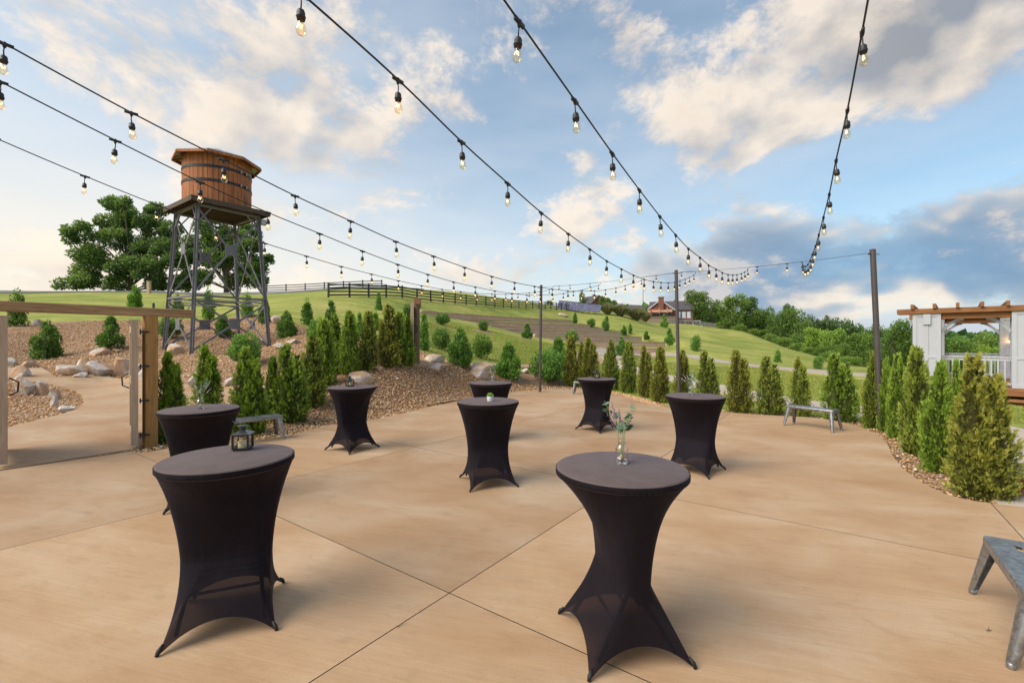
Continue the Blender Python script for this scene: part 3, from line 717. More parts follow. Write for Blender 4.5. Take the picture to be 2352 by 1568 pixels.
SPRAY_F = np.array([[0,2,1],[1,2,3],[5,6,4],[8,7,9],[11,12,10],[14,13,15]])
LEAF_V = np.array([[0,0,0],[-.34,.45,.06],[.34,.45,.06],[0,1,0]], float); LEAF_F = np.array([[0,2,1],[1,2,3]])
def lump(phi, t, rng, k=7, amp=0.12):
    o = np.zeros_like(phi)
    for _ in range(k):
        o += rng.normal()*np.cos(rng.integers(1, 6)*phi + rng.uniform(2, 14)*t + rng.uniform(0, 6.28))
    return 1+amp*o/math.sqrt(k)
def arb_mesh(name, seed, n, size, tops=1, loose=0.0):
    """columnar conifer of height 1, radius about 0.26"""
    rng = np.random.default_rng(seed); Vs, Fs, Ts, o = [], [], [], 0
    stems = [(0, 0, 1.0, 0.25)] if tops == 1 else [(-0.055, 0.02, 1.0, 0.19), (0.08, -0.02, 0.86, 0.185)]
    for (sx, sy, hh, rad) in stems:
        m = n//len(stems); st = rng.integers(0, 1 << 30)
        def prof(t): return rad*np.clip((1-t), 0, 1)**0.68*np.clip(0.70+t/0.24*0.34, 0, 1.06)
        nc = 150//len(stems)+40; ct = rng.random(nc)**1.1*0.93; ca_ = rng.random(nc)*2*np.pi
        cr = prof(ct)*lump(ca_, ct, np.random.default_rng(st), 7, 0.10+loose)*(0.66+0.26*rng.random(nc))
        cl = (0.11+0.07*rng.random(nc))*(1-0.35*ct)
        k = rng.integers(0, nc, m); u = rng.random(m); sp_ = 0.048*(1-u)**0.7*(1-0.72*ct[k])
        od = np.c_[np.cos(ca_), np.sin(ca_), np.zeros(nc)]
        ax = unit(od*(0.55-0.35*ct)[:, None]+np.array([0, 0, 1.0])+rng.normal(size=(nc, 3))*0.13)
        P = np.c_[sx*hh+cr[k]*np.cos(ca_[k]), sy+cr[k]*np.sin(ca_[k]), 0.01+ct[k]*hh]+ax[k]*(cl[k]*(u-0.25))[:, None]+rng.normal(size=(m, 3))*sp_[:, None]*np.array([1, 1, 0.6])
        fl_ = rng.random(m) < 0.30; tf_ = rng.random(m)**1.1*0.97; pf = rng.random(m)*2*np.pi; rf_ = prof(tf_)*(0.66+0.24*rng.random(m))
        P = np.where(fl_[:, None], np.c_[sx*hh+rf_*np.cos(pf), sy+rf_*np.sin(pf), tf_*hh], P)
        P[:, 2] = np.clip(P[:, 2], 0.01, hh)
        D = np.where(fl_[:, None], np.c_[np.cos(pf)*0.6, np.sin(pf)*0.6, np.ones(m)], ax[k]*0.9+od[k]*0.45)+rng.normal(size=(m, 3))*0.42
        S = size*(0.60+0.7*rng.random(m))*(1-0.25*u)
        v, f = place_template(SPRAY_V, SPRAY_F, P-D*0.015, D, S, rng)
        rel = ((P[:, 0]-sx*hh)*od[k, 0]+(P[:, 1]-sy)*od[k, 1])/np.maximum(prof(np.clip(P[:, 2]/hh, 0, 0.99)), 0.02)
        tint = np.clip(0.16+0.42*(rel-0.45)/0.55+0.16*u+rng.normal(size=nc)[k]*0.10+rng.normal(size=m)*0.13, 0.02, 1)  # tint falls inward, painting the shade between clumps into the sprays
        Vs.append(v); Fs.append(f+o); Ts.append(np.repeat(tint, len(SPRAY_V))); o += len(v)
        # dense inner twigs: closed core
        k = 14; lv = np.linspace(0.02, 0.93, 9); cv = []
        for q in lv:
            for j in range(k):
                p = 2*np.pi*j/k; cr = prof(np.array([q]))[0]*0.50; cv.append((sx*hh+cr*np.cos(p), sy+cr*np.sin(p), q*hh*0.955))
        cf = []
        for i in range(len(lv)-1):
            for j in range(k):
                a, b, c, d = i*k+j, i*k+(j+1) % k, (i+1)*k+(j+1) % k, (i+1)*k+j; cf += [(a, b, c), (a, c, d)]
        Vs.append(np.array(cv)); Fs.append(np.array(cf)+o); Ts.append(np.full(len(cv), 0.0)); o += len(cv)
    return np_mesh(name, np.vstack(Vs), np.vstack(Fs), M['arb'], False, {'tint': np.concatenate(Ts)})
def bush_mesh(name, seed, n, leaf, shape='cone', mat='holly'):
    """leafy shrub, height 1, radius about 0.45; leaves fill lobes"""
    rng = np.random.default_rng(seed); lobes = []
    for i in range(46):
        t = rng.random()**1.2; ph = rng.random()*6.28
        if shape == 'cone': r = 0.36*(1-t)**0.8*(0.6+0.4*min(1, t/0.15)); z = 0.09+0.80*t; lr = 0.14*(1-0.45*t)
        elif shape == 'round': z = 0.14+0.68*t; r = 0.34*math.sqrt(max(0, 1-((z-0.48)/0.46)**2)); lr = 0.17
        else: z = 0.08+0.82*t; r = 0.20*(1-t)**0.6; lr = 0.13*(1-0.4*t)
        r *= 0.55+0.6*rng.random(); lobes.append((r*math.cos(ph), r*math.sin(ph), z, lr*(0.75+0.5*rng.random())))
    L = np.array(lobes); w = L[:, 3]**2; k = rng.choice(len(L), n, p=w/w.sum())
    d = unit(rng.normal(size=(n, 3))); rad = L[k, 3]*(0.55+0.5*rng.random(n))
    P = L[k, :3]+d*rad[:, None]; P[:, 2] = np.maximum(P[:, 2], 0.03)
    D = d+np.array([0, 0, 0.5])+rng.normal(size=(n, 3))*0.5; S = leaf*(0.6+0.8*rng.random(n))
    v, f = place_template(LEAF_V, LEAF_F, P, D, S, rng)
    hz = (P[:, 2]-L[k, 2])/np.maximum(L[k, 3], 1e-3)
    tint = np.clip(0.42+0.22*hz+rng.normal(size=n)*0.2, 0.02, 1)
    return np_mesh(name, v, f, M[mat], False, {'tint': np.repeat(tint, 4)})
def tree_mesh(name, seed, lobes, n, leaf, mat, gap=0.0):
    rng = np.random.default_rng(seed); L = np.array(lobes, float); w = L[:, 3]**2; k = rng.choice(len(L), n, p=w/w.sum())
    d = unit(rng.normal(size=(n, 3))); rad = L[k, 3]*(0.35+0.78*rng.random(n)**0.8)
    P = L[k, :3]+d*rad[:, None]*np.array([1, 1, 0.8])
    # sub-clumping
    c = P+rng.normal(size=P.shape)*leaf*0.5
    key = np.floor(c/(leaf*4.5)).astype(int); hsh = (key[:, 0]*73856093 ^ key[:, 1]*19349663 ^ key[:, 2]*83492791) & 1023
    keep = hsh > 1023*gap; P, k, d, hsh = P[keep], k[keep], d[keep], hsh[keep]; n = len(P)
    D = d+np.array([0, 0, 0.15])+rng.normal(size=(n, 3))*0.7; S = leaf*(0.6+0.8*rng.random(n))
    v, f = place_template(LEAF_V, LEAF_F, P, D, S, rng)
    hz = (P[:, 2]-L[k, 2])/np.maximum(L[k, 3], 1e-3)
    tint = np.clip(0.40+0.34*hz+(hsh/1023-.5)*0.30+rng.normal(size=n)*0.13, 0.02, 1)  # lobe tops lighter, undersides darker: shading put into the leaf tint
    return np_mesh(name, v, f, M[mat], False, {'tint': np.repeat(tint, 4)})
def limb_mesh(name, h, r, limbs, seed):
    rng = random.Random(seed); mb = MB()
    mb.tube([(0, 0, -0.2), (rng.uniform(-.1, .1), 0, h*0.3), (rng.uniform(-.2, .2), rng.uniform(-.2, .2), h*0.62), (0, 0, h)], [r*1.25, r*0.9, r*0.6, r*0.15], 8)
    for (x, y, z, lr) in limbs:
        b = h*rng.uniform(0.25, 0.5)*min(1, z/h); mb.tube([(0, 0, b), (x*0.45, y*0.45, b+(z-b)*0.6), (x, y, z)], [r*0.45, r*0.28, r*0.06], 6)
    return mesh_from(name, mb.v, mb.f, M['bark'], True)

ORD = ['first','second','third','fourth','fifth','sixth','seventh','eighth','ninth','tenth','eleventh','twelfth','thirteenth','fourteenth','fifteenth','sixteenth','seventeenth','eighteenth','nineteenth','twentieth','twenty-first','twenty-second','twenty-third','twenty-fourth','twenty-fifth','twenty-sixth','twenty-seventh','twenty-eighth','twenty-ninth','thirtieth']
stemb = MB(); stemb.tube([(0, 0, -0.08), (0, 0, 0.35), (0.01, 0, 0.75)], [0.022, 0.016, 0.005], 6)
STEM_ME = mesh_from('trunk', stemb.v, stemb.f, M['bark'], True)
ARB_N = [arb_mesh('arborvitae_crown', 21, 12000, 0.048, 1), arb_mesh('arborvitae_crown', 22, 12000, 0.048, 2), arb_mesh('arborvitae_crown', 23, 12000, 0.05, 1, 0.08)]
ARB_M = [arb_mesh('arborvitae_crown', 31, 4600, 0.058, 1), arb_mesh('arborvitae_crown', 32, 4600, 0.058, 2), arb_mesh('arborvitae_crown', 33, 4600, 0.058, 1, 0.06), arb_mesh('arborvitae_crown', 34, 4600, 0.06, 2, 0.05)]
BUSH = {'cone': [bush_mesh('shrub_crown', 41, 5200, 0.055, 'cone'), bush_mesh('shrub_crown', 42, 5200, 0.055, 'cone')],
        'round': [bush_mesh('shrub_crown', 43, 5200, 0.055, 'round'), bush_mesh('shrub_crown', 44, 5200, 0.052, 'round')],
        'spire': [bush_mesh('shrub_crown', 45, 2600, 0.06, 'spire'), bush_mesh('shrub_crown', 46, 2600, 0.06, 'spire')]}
def plant(name, me, loc, sx, sz, rot, col, label, cat, group):
    t = thing(name, label, cat, loc, rot, group); t.scale = (sx, sx, sz)
    c = link('crown', me, t); c.color = tuple(col)+(1,)
    link('trunk', STEM_ME, t); return t

G1 = (0.80, 1.0, 0.55); G2 = (1.0, 1.0, 0.8); BR = (1.05, 0.88, 0.80); YG = (0.92, 1.08, 0.72); DKG = (0.62, 0.80, 0.55); OL = (0.96, 0.95, 0.80)
# x, top y, base y, distance, width px, variant, colour
HEDGE_L = [(392,808,1013,8.6,76,1,G1),(478,793,968,10.3,74,3,G1),(572,798,994,9.3,86,1,YG),(626,818,960,10.9,44,0,DKG),(667,790,968,10.7,84,1,YG),(717,772,930,12.0,66,2,OL),(744,733,885,13.0,58,0,YG),(768,722,858,14.2,52,2,YG),
            (803,714,858,13.7,50,2,YG),(846,715,848,14.3,50,0,OL),(893,700,840,14.6,56,2,BR),(918,716,838,15.3,42,0,YG),(937,722,838,15.7,32,2,YG)]
HEDGE_R = [(1312,772,884,18.6,38,0,BR),(1336,786,868,20.5,26,2,BR),(1356,776,874,19.8,40,3,BR),(1392,812,890,18.6,24,0,OL),(1404,781,893,17.9,36,2,OL),(1444,784,900,16.9,40,0,OL),(1483,795,911,15.4,36,3,BR),(1516,797,921,14.3,44,0,BR),
           (1568,804,923,14.2,40,2,BR),(1625,806,926,13.8,52,1,OL),(1697,805,947,12.0,58,3,BR),(1768,817,952,11.6,66,1,OL),(1838,821,957,11.3,50,3,OL),(1928,812,966,10.8,84,1,YG),
           (2003,811,982,9.95,46,0,G2),(2036,824,990,9.5,40,2,YG),(2062,815,1003,9.0,56,0,YG),(2105,799,1040,7.7,84,2,OL),(2203,826,1050,7.5,56,1,G1),(2160,832,1079,6.7,96,0,YG),(2256,817,1139,5.55,158,1,BR)]
def do_hedge(lst, lab, group):
    for i, (x, ty, by, Y, w, va, col) in enumerate(lst):
        p = hit(x, by, Y, 0.9, 1.12); p.z -= 0.02
        hh = (by-ty)/F*p.y*1.03; ww = w/F*p.y/math.sqrt(1+(p.x/p.y)**2)
        me = (ARB_N[va % 3] if Y < 10 else ARB_M[va % 4])
        jit = random.uniform(0.92, 1.08)
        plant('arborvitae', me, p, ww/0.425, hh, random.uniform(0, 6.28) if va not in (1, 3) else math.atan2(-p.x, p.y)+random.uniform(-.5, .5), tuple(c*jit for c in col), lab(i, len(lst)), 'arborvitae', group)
DESC_L = {0:'two-topped bright green arborvitae beside the timber gate post',3:'thin dark arborvitae half hidden in the left hedge behind a fuller one',1:'bright green arborvitae behind the table with the pale lavender vase'}
do_hedge(HEDGE_L, lambda i, n: DESC_L.get(i, '%s arborvitae from the timber gate post in the hedge toward the log post' % ORD[i]), 'arborvitae hedge between gate and log post')
DESC_R = {20:'large olive arborvitae with browned foot, nearest of the right-hand hedge',19:'bright green arborvitae next to the large olive one at the right'}
do_hedge(HEDGE_R, lambda i, n: DESC_R.get(i, '%s arborvitae from the slim pole near the boulder, along the right hedge' % ORD[i]), 'arborvitae hedge along the right of the patio')

# browned twigs at the foot of the nearest hedge plant
p0 = hit(2308, 1132, 5.6, 0.9, 1.1); rng = np.random.default_rng(3); n = 420
P = np.c_[rng.normal(0, 0.13, n), rng.normal(0, 0.11, n), np.abs(rng.normal(0, 0.10, n))+0.01]; D = np.c_[rng.normal(0.5, 0.7, n), rng.normal(-0.3, 0.6, n), rng.normal(0.3, 0.5, n)]
v, f = place_template(SPRAY_V, SPRAY_F, P, D, 0.10*(0.6+0.8*rng.random(n)), rng)
o = link('dead_branch', np_mesh('dead_branch', v, f, M['dead'], False, {'tint': np.repeat(rng.random(n), len(SPRAY_V))}), None, p0); o.color = (1, 1, 1, 1)
set_props(o, 'dry red-brown fallen conifer branch at the patio edge by the nearest arborvitae', 'branch')

SHRUBS = [ # x, top, base, Y, width px, shape, colour, label
 (38,662,748,25,52,'spire',(1.1,1.05,1.1),'sparse feathery young pine behind the gate beam at far left'),
 (108,730,821,20,84,'cone',(1,1,1),'full dark green shrub left of the gate opening on the gravel slope'),
 (255,726,799,21,74,'cone',(.9,.95,.95),'dark green shrub on gravel just left of the timber gate post'),
 (310,650,709,33,40,'cone',(1.2,1.35,.95),'bright conical shrub on the lawn above the gate beam'),
 (390,728,775,23,56,'round',(.8,.9,.9),'round dark shrub behind the left leg of the water tower'),
 (409,672,728,30,34,'cone',(1,1.1,1),'conical shrub seen through the left side of the water tower'),
 (480,656,733,29,32,'spire',(1.2,1.3,.9),'slender shrub seen between the front and back tower legs'),
 (512,718,771,23,48,'cone',(.85,.95,.9),'dark shrub on gravel under the water tower'),
 (567,668,727,30,30,'spire',(1.2,1.3,.9),'slender shrub between the back and right tower legs'),
 (607,677,740,27,32,'cone',(.9,1,.95),'conical shrub behind the right leg of the water tower'),
 (564,764,838,15.2,74,'round',(1.05,1.15,1),'rounded green shrub in front of the right tower leg'),
 (657,709,775,22,52,'cone',(.95,1,.95),'dense dark shrub on gravel right of the water tower'),
 (705,684,744,26,30,'spire',(1.0,1.1,1),'narrow conifer on the lawn edge right of the tower'),
 (760,691,752,25,32,'spire',(1,1.1,1),'narrow conifer rising behind the left hedge'),
 (727,730,800,19,40,'round',(1.1,1.2,1),'light green shrub behind the left hedge near the tower'),
 (870,671,711,35,16,'spire',(.9,1.05,1),'slim conifer on the lawn in front of the black fence'),
 (862,710,757,24,22,'spire',(1.2,1.3,1),'slim bright conifer behind the hedge left of the log post'),
 (826,718,775,21,22,'spire',(1.1,1.2,1),'slim green conifer hidden behind the middle of the left hedge'),
 (938,696,732,30,24,'round',(.85,.9,.9),'small dark shrub just left of the log post'),
 (974,720,803,18.5,26,'spire',(1,1.1,1),'tall narrow shrub standing just right of the log post'),
 (1014,751,801,21.5,38,'round',(1.05,1.0,1),'airy light shrub on the lawn right of the log post'),
 (1056,745,839,17,62,'cone',(1,1.1,1),'tall conical shrub between the log post and the big boulder'),
 (1107,765,822,20,42,'round',(1.2,1.1,1),'airy yellow-green shrub above the big boulder'),
 (1170,778,868,15.6,62,'cone',(1.1,1.2,1),'tall two-tiered shrub right of the big boulder'),
 (1258,800,877,17.4,76,'round',(1,1.1,1),'broad leafy shrub at the foot of the slim pole'),
 (1284,767,848,20.5,52,'cone',(1,1.1,1),'tall shrub behind the broad one at the slim pole'),
 (1313,757,790,32,30,'round',(.95,1,.95),'shrub in front of the lowest terraces behind the hedge'),
 (1427,770,818,32,30,'cone',(.9,1,.95),'shrub on a gravel ring beside the walk to the terraces'),
 (1016,718,746,37,32,'round',(.8,.9,.9),'round dark shrub at the left end of the terraces'),
 (1110,735,758,38,25,'round',(.85,.9,.9),'small round shrub on a gravel ring on the terrace lawn'),
 (1211,743,777,42,28,'cone',(.75,.85,.85),'dark conical shrub on a gravel ring before the terraces'),
 (1321,716,742,80,14,'cone',(.9,1.05,1),'conifer at the right end of the top terrace wall'),
 (1358,731,751,79,21,'round',(.85,.95,.9),'round shrub at the end of the second terrace wall'),
 (1391,736,760,77,18,'round',(.85,.95,.9),'round shrub at the end of the third terrace wall'),
 (1393,722,742,80,10,'spire',(.9,1.05,1),'slim conifer above the shrub of the third terrace wall'),
 (1433,745,769,75,16,'cone',(.85,.95,.9),'shrub at the end of the fourth terrace wall'),
 (1448,739,766,76,10,'spire',(.9,1.05,1),'slim conifer right of the fourth terrace wall'),
 (1484,758,780,71,17,'cone',(.85,.95,.9),'shrub at the end of the fifth terrace wall'),
 (1538,755,792,64,26,'cone',(.95,1.1,1),'spreading shrub at the end of the sixth terrace wall'),
 (1598,770,805,55,27,'round',(1,1.1,1),'round shrub at the end of the lowest terrace wall'),
 (1786,799,832,45,18,'spire',(1,1.15,1),'young tree alone on the field above the right hedge'),
 (1879,817,846,34,25,'round',(1,1.1,.9),'low shrub on the upper lawn above the full arborvitae'),
 (1526,722,752,112,22,'cone',(1.3,1.3,1.1),'pale bushy sapling below the brick house'),
]
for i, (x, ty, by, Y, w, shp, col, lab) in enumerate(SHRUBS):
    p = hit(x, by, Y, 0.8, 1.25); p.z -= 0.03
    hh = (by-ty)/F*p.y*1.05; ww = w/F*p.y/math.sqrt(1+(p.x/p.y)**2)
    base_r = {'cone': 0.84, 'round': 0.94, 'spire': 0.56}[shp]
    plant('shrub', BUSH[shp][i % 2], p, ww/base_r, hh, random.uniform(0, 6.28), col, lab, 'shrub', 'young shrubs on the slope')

# ---------------------------------------------------------------- boulders
def boulder_mesh(seed):
    import bmesh
    bm = bmesh.new(); bmesh.ops.create_icosphere(bm, subdivisions=3, radius=0.5); r = random.Random(seed)
    planes = [(Vector((r.gauss(0, 1), r.gauss(0, 1), r.gauss(0, 0.7))).normalized(), r.uniform(0.22, 0.42)) for _ in range(15)]
    fr = [(Vector((r.gauss(0, 1), r.gauss(0, 1), r.gauss(0, 1)))*6, r.uniform(0, 6)) for _ in range(6)]
    for v in bm.verts:
        for nrm, d in planes:
            e = v.co.dot(nrm)-d
            if e > 0: v.co -= nrm*e*0.97
        v.co *= 1+0.02*sum(math.sin(v.co.dot(k)+q) for k, q in fr)
    me = bpy.data.meshes.new('boulder'); bm.to_mesh(me); bm.free(); me.materials.append(M['rock'])
    me.polygons.foreach_set('use_smooth', [True]*len(me.polygons)); me.set_sharp_from_angle(angle=R(24)); return me
BM = [boulder_mesh(i+3) for i in range(7)]
BOULDERS = [ # x, base y, Y, width px, height px, label
 (36,866,15.8,54,30,'flat pale boulder at the far left edge behind the gate leaf'),(45,905,13.4,60,50,'large brown boulder beside the gravel island at the far left'),(87,905,13.2,34,44,'upright dark grey boulder pointing from the gravel island'),
 (110,917,12.6,48,24,'smooth pale boulder on the gravel island'),(119,932,12.1,24,22,'small tan boulder below the smooth one on the island'),(139,945,11.6,46,17,'low grey boulder nearest the tip of the gravel island'),
 (143,862,16.9,86,34,'wide pale boulder along the outer edge of the path'),(186,850,17.6,36,32,'small rounded boulder behind the wide pale one'),(215,861,17.0,66,36,'long angular tan boulder in the row by the path'),(270,862,17.0,58,62,'tall grey boulder in the row beside the gate leaf'),
 (303,868,16.6,40,38,'pinkish boulder behind the open gate leaf'),(218,815,19.6,52,18,'flat white rock on the gravel slope above the boulder row'),(262,808,20,26,10,'small reddish rock on the gravel slope'),(80,745,26,26,18,'brown rock under the sparse pine'),
 (392,817,19,46,30,'grey boulder at the foot of the left tower leg'),(439,890,14.3,26,44,'pale boulder seen between the first two hedge plants'),(527,886,14.6,36,26,'pale rounded boulder behind the left hedge'),
 (592,797,20.8,34,26,'white rock at the foot of the right tower leg'),(642,800,20,42,13,'flat white slab on the gravel right of the tower'),(670,789,21,38,12,'second flat white slab on the gravel right of the tower'),(630,740,26,24,24,'grey rock at the top of the gravel beside a dense shrub'),
 (330,872,16.4,44,30,'grey boulder behind the timber gate post'),(176,868,16.6,34,16,'low tan stone in front of the boulder row by the path'),(60,842,17.2,40,20,'white-topped stone behind the far left boulder'),(20,838,18,34,22,'half buried pale stone at the far left of the slope'),
 (470,889,14.2,28,26,'tan boulder behind the second hedge plant'),(560,884,14.4,30,24,'grey boulder behind the third hedge plant'),
 (822,880,12.9,60,38,'round grey and tan boulder behind the table with the small lantern'),(996,832,15.9,44,20,'tan wedge boulder right of the log post'),(996,853,14.9,30,24,'jagged grey and white rock below the wedge boulder'),
 (1108,868,15.0,58,50,'large rust-streaked boulder behind the far table with the vase'),(1206,856,17,20,12,'small grey boulder near the slim pole'),(1293,725,74,26,7,'flat tan rock on the hill below the solar panels'),(868,850,14.0,20,14,'small white rock between hedge plants'),
]
for i, (x, by, Y, w, h, lab) in enumerate(BOULDERS):
    p = hit(x, by, Y, 0.85, 1.2); s = p.y/F; k = 1/math.sqrt(1+(p.x/p.y)**2)
    o = link('boulder', BM[i % 7]); o.location = (p.x, p.y+w*s*0.25, p.z+h*s*0.30)
    o.scale = (w*s*k*1.42, w*s*k*1.15, h*s*1.30); o.rotation_euler = (random.uniform(-.15, .15), random.uniform(-.15, .15), random.choice([0, 3.14])+random.uniform(-.4, .4))
    set_props(o, lab, 'boulder', 'landscape boulders')


# ---------------------------------------------------------------- terraced retaining walls
WALLS = [[(966,714,44),(1129,727,58),(1315,736,76)],[(975,723,42.5),(1129,740,56),(1355,746,74)],[(1050,740,47.5),(1129,749,54),(1387,754,72)],[(1150,757,52.5),(1228,758,59),(1426,762,70.5)],
         [(1228,768,56.5),(1474,774,69)],[(1324,782,60),(1528,786,66.5)],[(1453,800,60),(1585,803,63.5)]]
def resample(pts, n):
    d = [0]
    for a, b in zip(pts, pts[1:]): d.append(d[-1]+(b-a).length)
    out = []
    for i in range(n):
        t = d[-1]*i/(n-1); k = min(max(j for j in range(len(d)) if d[j] <= t+1e-9), len(pts)-2)
        out.append(pts[k].lerp(pts[k+1], (t-d[k])/max(d[k+1]-d[k], 1e-9)))
    return out, d[-1]
WL = []
for w in WALLS:
    P = [at(*p) for p in w]
    if len(P) == 3: P = [Vector(q) for q in [P[0], P[0].lerp(P[1], .5)+Vector((0, .25, 0)), P[1], P[1].lerp(P[2], .5)+Vector((0, .5, 0)), P[2]]]
    WL.append(resample(P, 28))
WH = [.50, .50, .58, .62, .62, .72, .74]
WN = ['top','second','third','fourth','fifth','sixth','lowest']
for i, (P, L) in enumerate(WL):
    n = len(P); hgt = WH[i]; th = 0.35; mb = MB(); uv = []
    for k, p in enumerate(P):
        d = (P[min(k+1, n-1)]-P[max(k-1, 0)]); d.z = 0; d.normalize(); b = Vector((-d.y, d.x, 0))*th
        mb.v += [tuple(p-Vector((0, 0, hgt+1.7))), tuple(p), tuple(p+b), tuple(p+b-Vector((0, 0, hgt+1.7)))]
    for k in range(n-1):
        a = 4*k; mb.f += [(a, a+4, a+5, a+1), (a+1, a+5, a+6, a+2), (a+2, a+6, a+7, a+3)]
    mb.f += [(0, 1, 2, 3), (4*n-1, 4*n-2, 4*n-3, 4*n-4)]
    t = thing('retaining_wall', '%s block retaining wall of the hillside terraces' % WN[i], 'wall', (P[0].x, P[0].y, P[0].z-hgt), 0, 'terrace walls')
    mb.v = [(v[0]-P[0].x, v[1]-P[0].y, v[2]-P[0].z+hgt) for v in mb.v]
    o = part('block_face', mb, M['block'], t); me = o.data; ul = me.uv_layers.new(name='UVMap')
    for poly in me.polygons:
        for li in poly.loop_indices:
            vi = me.loops[li].vertex_index; k = vi//4; q = vi % 4
            ul.data[li].uv = (L*k/(n-1), me.vertices[vi].co.z if q in (0, 1) else me.vertices[vi].co.z+0.35)
    cap = MB()
    for k in range(n-1):
        a, b = P[k], P[k+1]; cap.bar(Vector((a.x-t.location.x, a.y-t.location.y+.14, a.z-t.location.z+.035)), Vector((b.x-t.location.x, b.y-t.location.y+.14, b.z-t.location.z+.035)), 0.44, 0.07)
    part('cap_course', cap, M['capstone'], t)
    # tread behind the wall
    back = [p+Vector((0, 2.5, 0.05)) for p in P] if i == 0 else None
    if i > 0:
        Q = WL[i-1][0]; q2 = []
        for p in P:
            r_ = p.x/p.y; c = min(Q, key=lambda v: abs(v.x/v.y-r_)); q2.append(Vector((p.x+(c.x-p.x)*1.0, c.y+0.1, c.z-WH[i-1]+0.04)) if c.y > p.y else p+Vector((0, 1.5, 0.05)))
        back = q2
    tr = MB(); m_ = len(P)
    tr.add([p+Vector((0, .2, -0.03)) for p in P]+back, [(k, k+1, m_+k+1, m_+k) for k in range(m_-1)])
    o = part('terrace_lawn', tr, M['ground'], None, True); set_props(o, 'grass tread above the %s terrace wall' % WN[i], None, None, 'structure')

# ---------------------------------------------------------------- trees
def lobes_for(seed, n, w, h, base, lr):
    r = random.Random(seed); L = []
    for i in range(n):
        t = (i+0.5)/n; z = base+(h-base)*t; k = math.sin(math.pi*min(1, 0.18+0.82*(1-t)**0.9))**0.8
        a = i*2.4+r.uniform(-.5, .5); rad = w/2*k*r.uniform(0.35, 0.85); L.append((rad*math.cos(a), rad*math.sin(a), z, lr*r.uniform(0.7, 1.25)*(0.65+0.5*k)))
    return L
TREES = []
for i, (n, w, b, lr) in enumerate([(15, 0.62, 0.16, 0.15), (13, 0.5, 0.12, 0.14), (17, 0.78, 0.14, 0.15), (12, 0.42, 0.2, 0.12), (15, 0.9, 0.08, 0.17)]):
    L = lobes_for(60+i, n, w, 0.92, b, lr)
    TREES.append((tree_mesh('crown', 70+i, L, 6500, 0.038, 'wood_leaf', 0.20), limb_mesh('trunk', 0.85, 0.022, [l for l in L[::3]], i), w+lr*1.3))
BG = [ # x, top, base, Y, width px, variant, colour, label
 (1603,668,748,148,64,0,(.95,1,.95),'tall broad tree rising just right of the brick house'),(1640,692,750,156,50,2,(.9,.95,.95),'darker tree behind the tall one beside the house'),(1660,715,757,150,46,4,(.9,1,.9),'low tree filling the gap right of the house'),
 (1684,678,762,126,66,0,(1.15,1.2,1.0),'full light green tree at the top of the slope'),(1718,684,760,134,40,3,(.75,.85,.85),'narrow dark tree right of the full light green one'),(1740,712,770,128,48,1,(.95,1.05,.95),'mid green tree on the falling wood edge'),(1758,708,775,130,50,2,(.9,1,.95),'rounded tree behind the wood edge'),
 (1783,722,788,118,52,4,(.9,1,.9),'bushy tree halfway down the wood edge'),(1815,712,792,108,72,2,(.85,.95,.85),'large round dark tree down the slope'),(1812,700,760,132,30,3,(.8,.9,.9),'thin dark treetop behind the large round tree'),(1846,738,806,100,56,4,(.95,1.05,.95),'mid green tree below the large round one'),
 (1872,752,822,84,50,1,(1.5,1.5,1.1),'bright yellow-green pointed tree in the valley'),(1914,758,826,80,64,2,(1.4,1.45,1.1),'bright yellow-green rounded tree in the valley'),(1858,728,790,140,54,2,(.62,.75,.8),'dark tree on the far wood line'),(1895,730,792,142,50,0,(.6,.72,.78),'dark domed tree on the far wood line'),(1927,735,800,140,60,2,(.62,.75,.8),'dark broad tree on the far wood line above the valley'),
 (1965,742,815,132,56,0,(.7,.85,.8),'dark green tree left of the tall pole top'),(1960,768,836,78,40,3,(1.0,1.1,1.0),'slim pale tree in the valley'),(1990,768,840,76,58,4,(1.05,1.15,.95),'bushy light tree left of the tall pole'),(2010,750,826,118,60,2,(.75,.9,.85),'dark tree behind the tall pole'),
 (2048,758,842,66,54,4,(.95,1.05,.95),'leafy tree just right of the tall pole'),(2078,738,850,58,92,2,(.85,.95,.8),'large dense tree left of the white pavilion'),(2108,752,842,66,64,0,(.8,.9,.8),'dark tree half hidden by the pavilion column'),
 (2172,772,852,62,56,1,(.95,1.1,.9),'green tree seen through the left of the pavilion'),(2205,778,852,60,52,0,(.9,1.05,.9),'second green tree seen through the pavilion'),(2236,786,850,80,60,4,(1.1,1.1,.95),'pale green tree seen through the middle of the pavilion'),(2275,768,846,88,80,2,(1.05,1.1,.95),'light tree seen through the right of the pavilion'),(2272,796,856,55,70,4,(1.5,1.45,1.0),'low yellow-green tree behind the pavilion railing'),
 (2392,740,850,60,110,2,(.9,1,.9),'big tree beyond the right-hand pavilion column'),(1932,790,842,66,50,4,(1.1,1.15,.95),'low bushy tree at the foot of the valley'),(1890,795,836,70,46,4,(1.0,1.1,.9),'low dark bush tree at the field corner'),
]
for i, (x, ty, by, Y, w, va, col, lab) in enumerate(BG):
    p = at(x, by, Y); p.z = min(p.z, h1(p.x, p.y)); top = at(x, ty, Y).z; hh = top-p.z
    me, lm, ww = TREES[va]; t = thing('tree', lab, 'tree', p, random.uniform(0, 6.28), 'trees of the wood beyond the field'); sx = w/F*Y/ww*1.12; t.scale = (sx, sx, hh*1.0)
    g_ = sum(col)/3; col = tuple((q/g_)*g_**1.6*0.82 for q in col)
    c = link('crown', me, t); c.color = tuple(col)+(1,); link('trunk', lm, t)
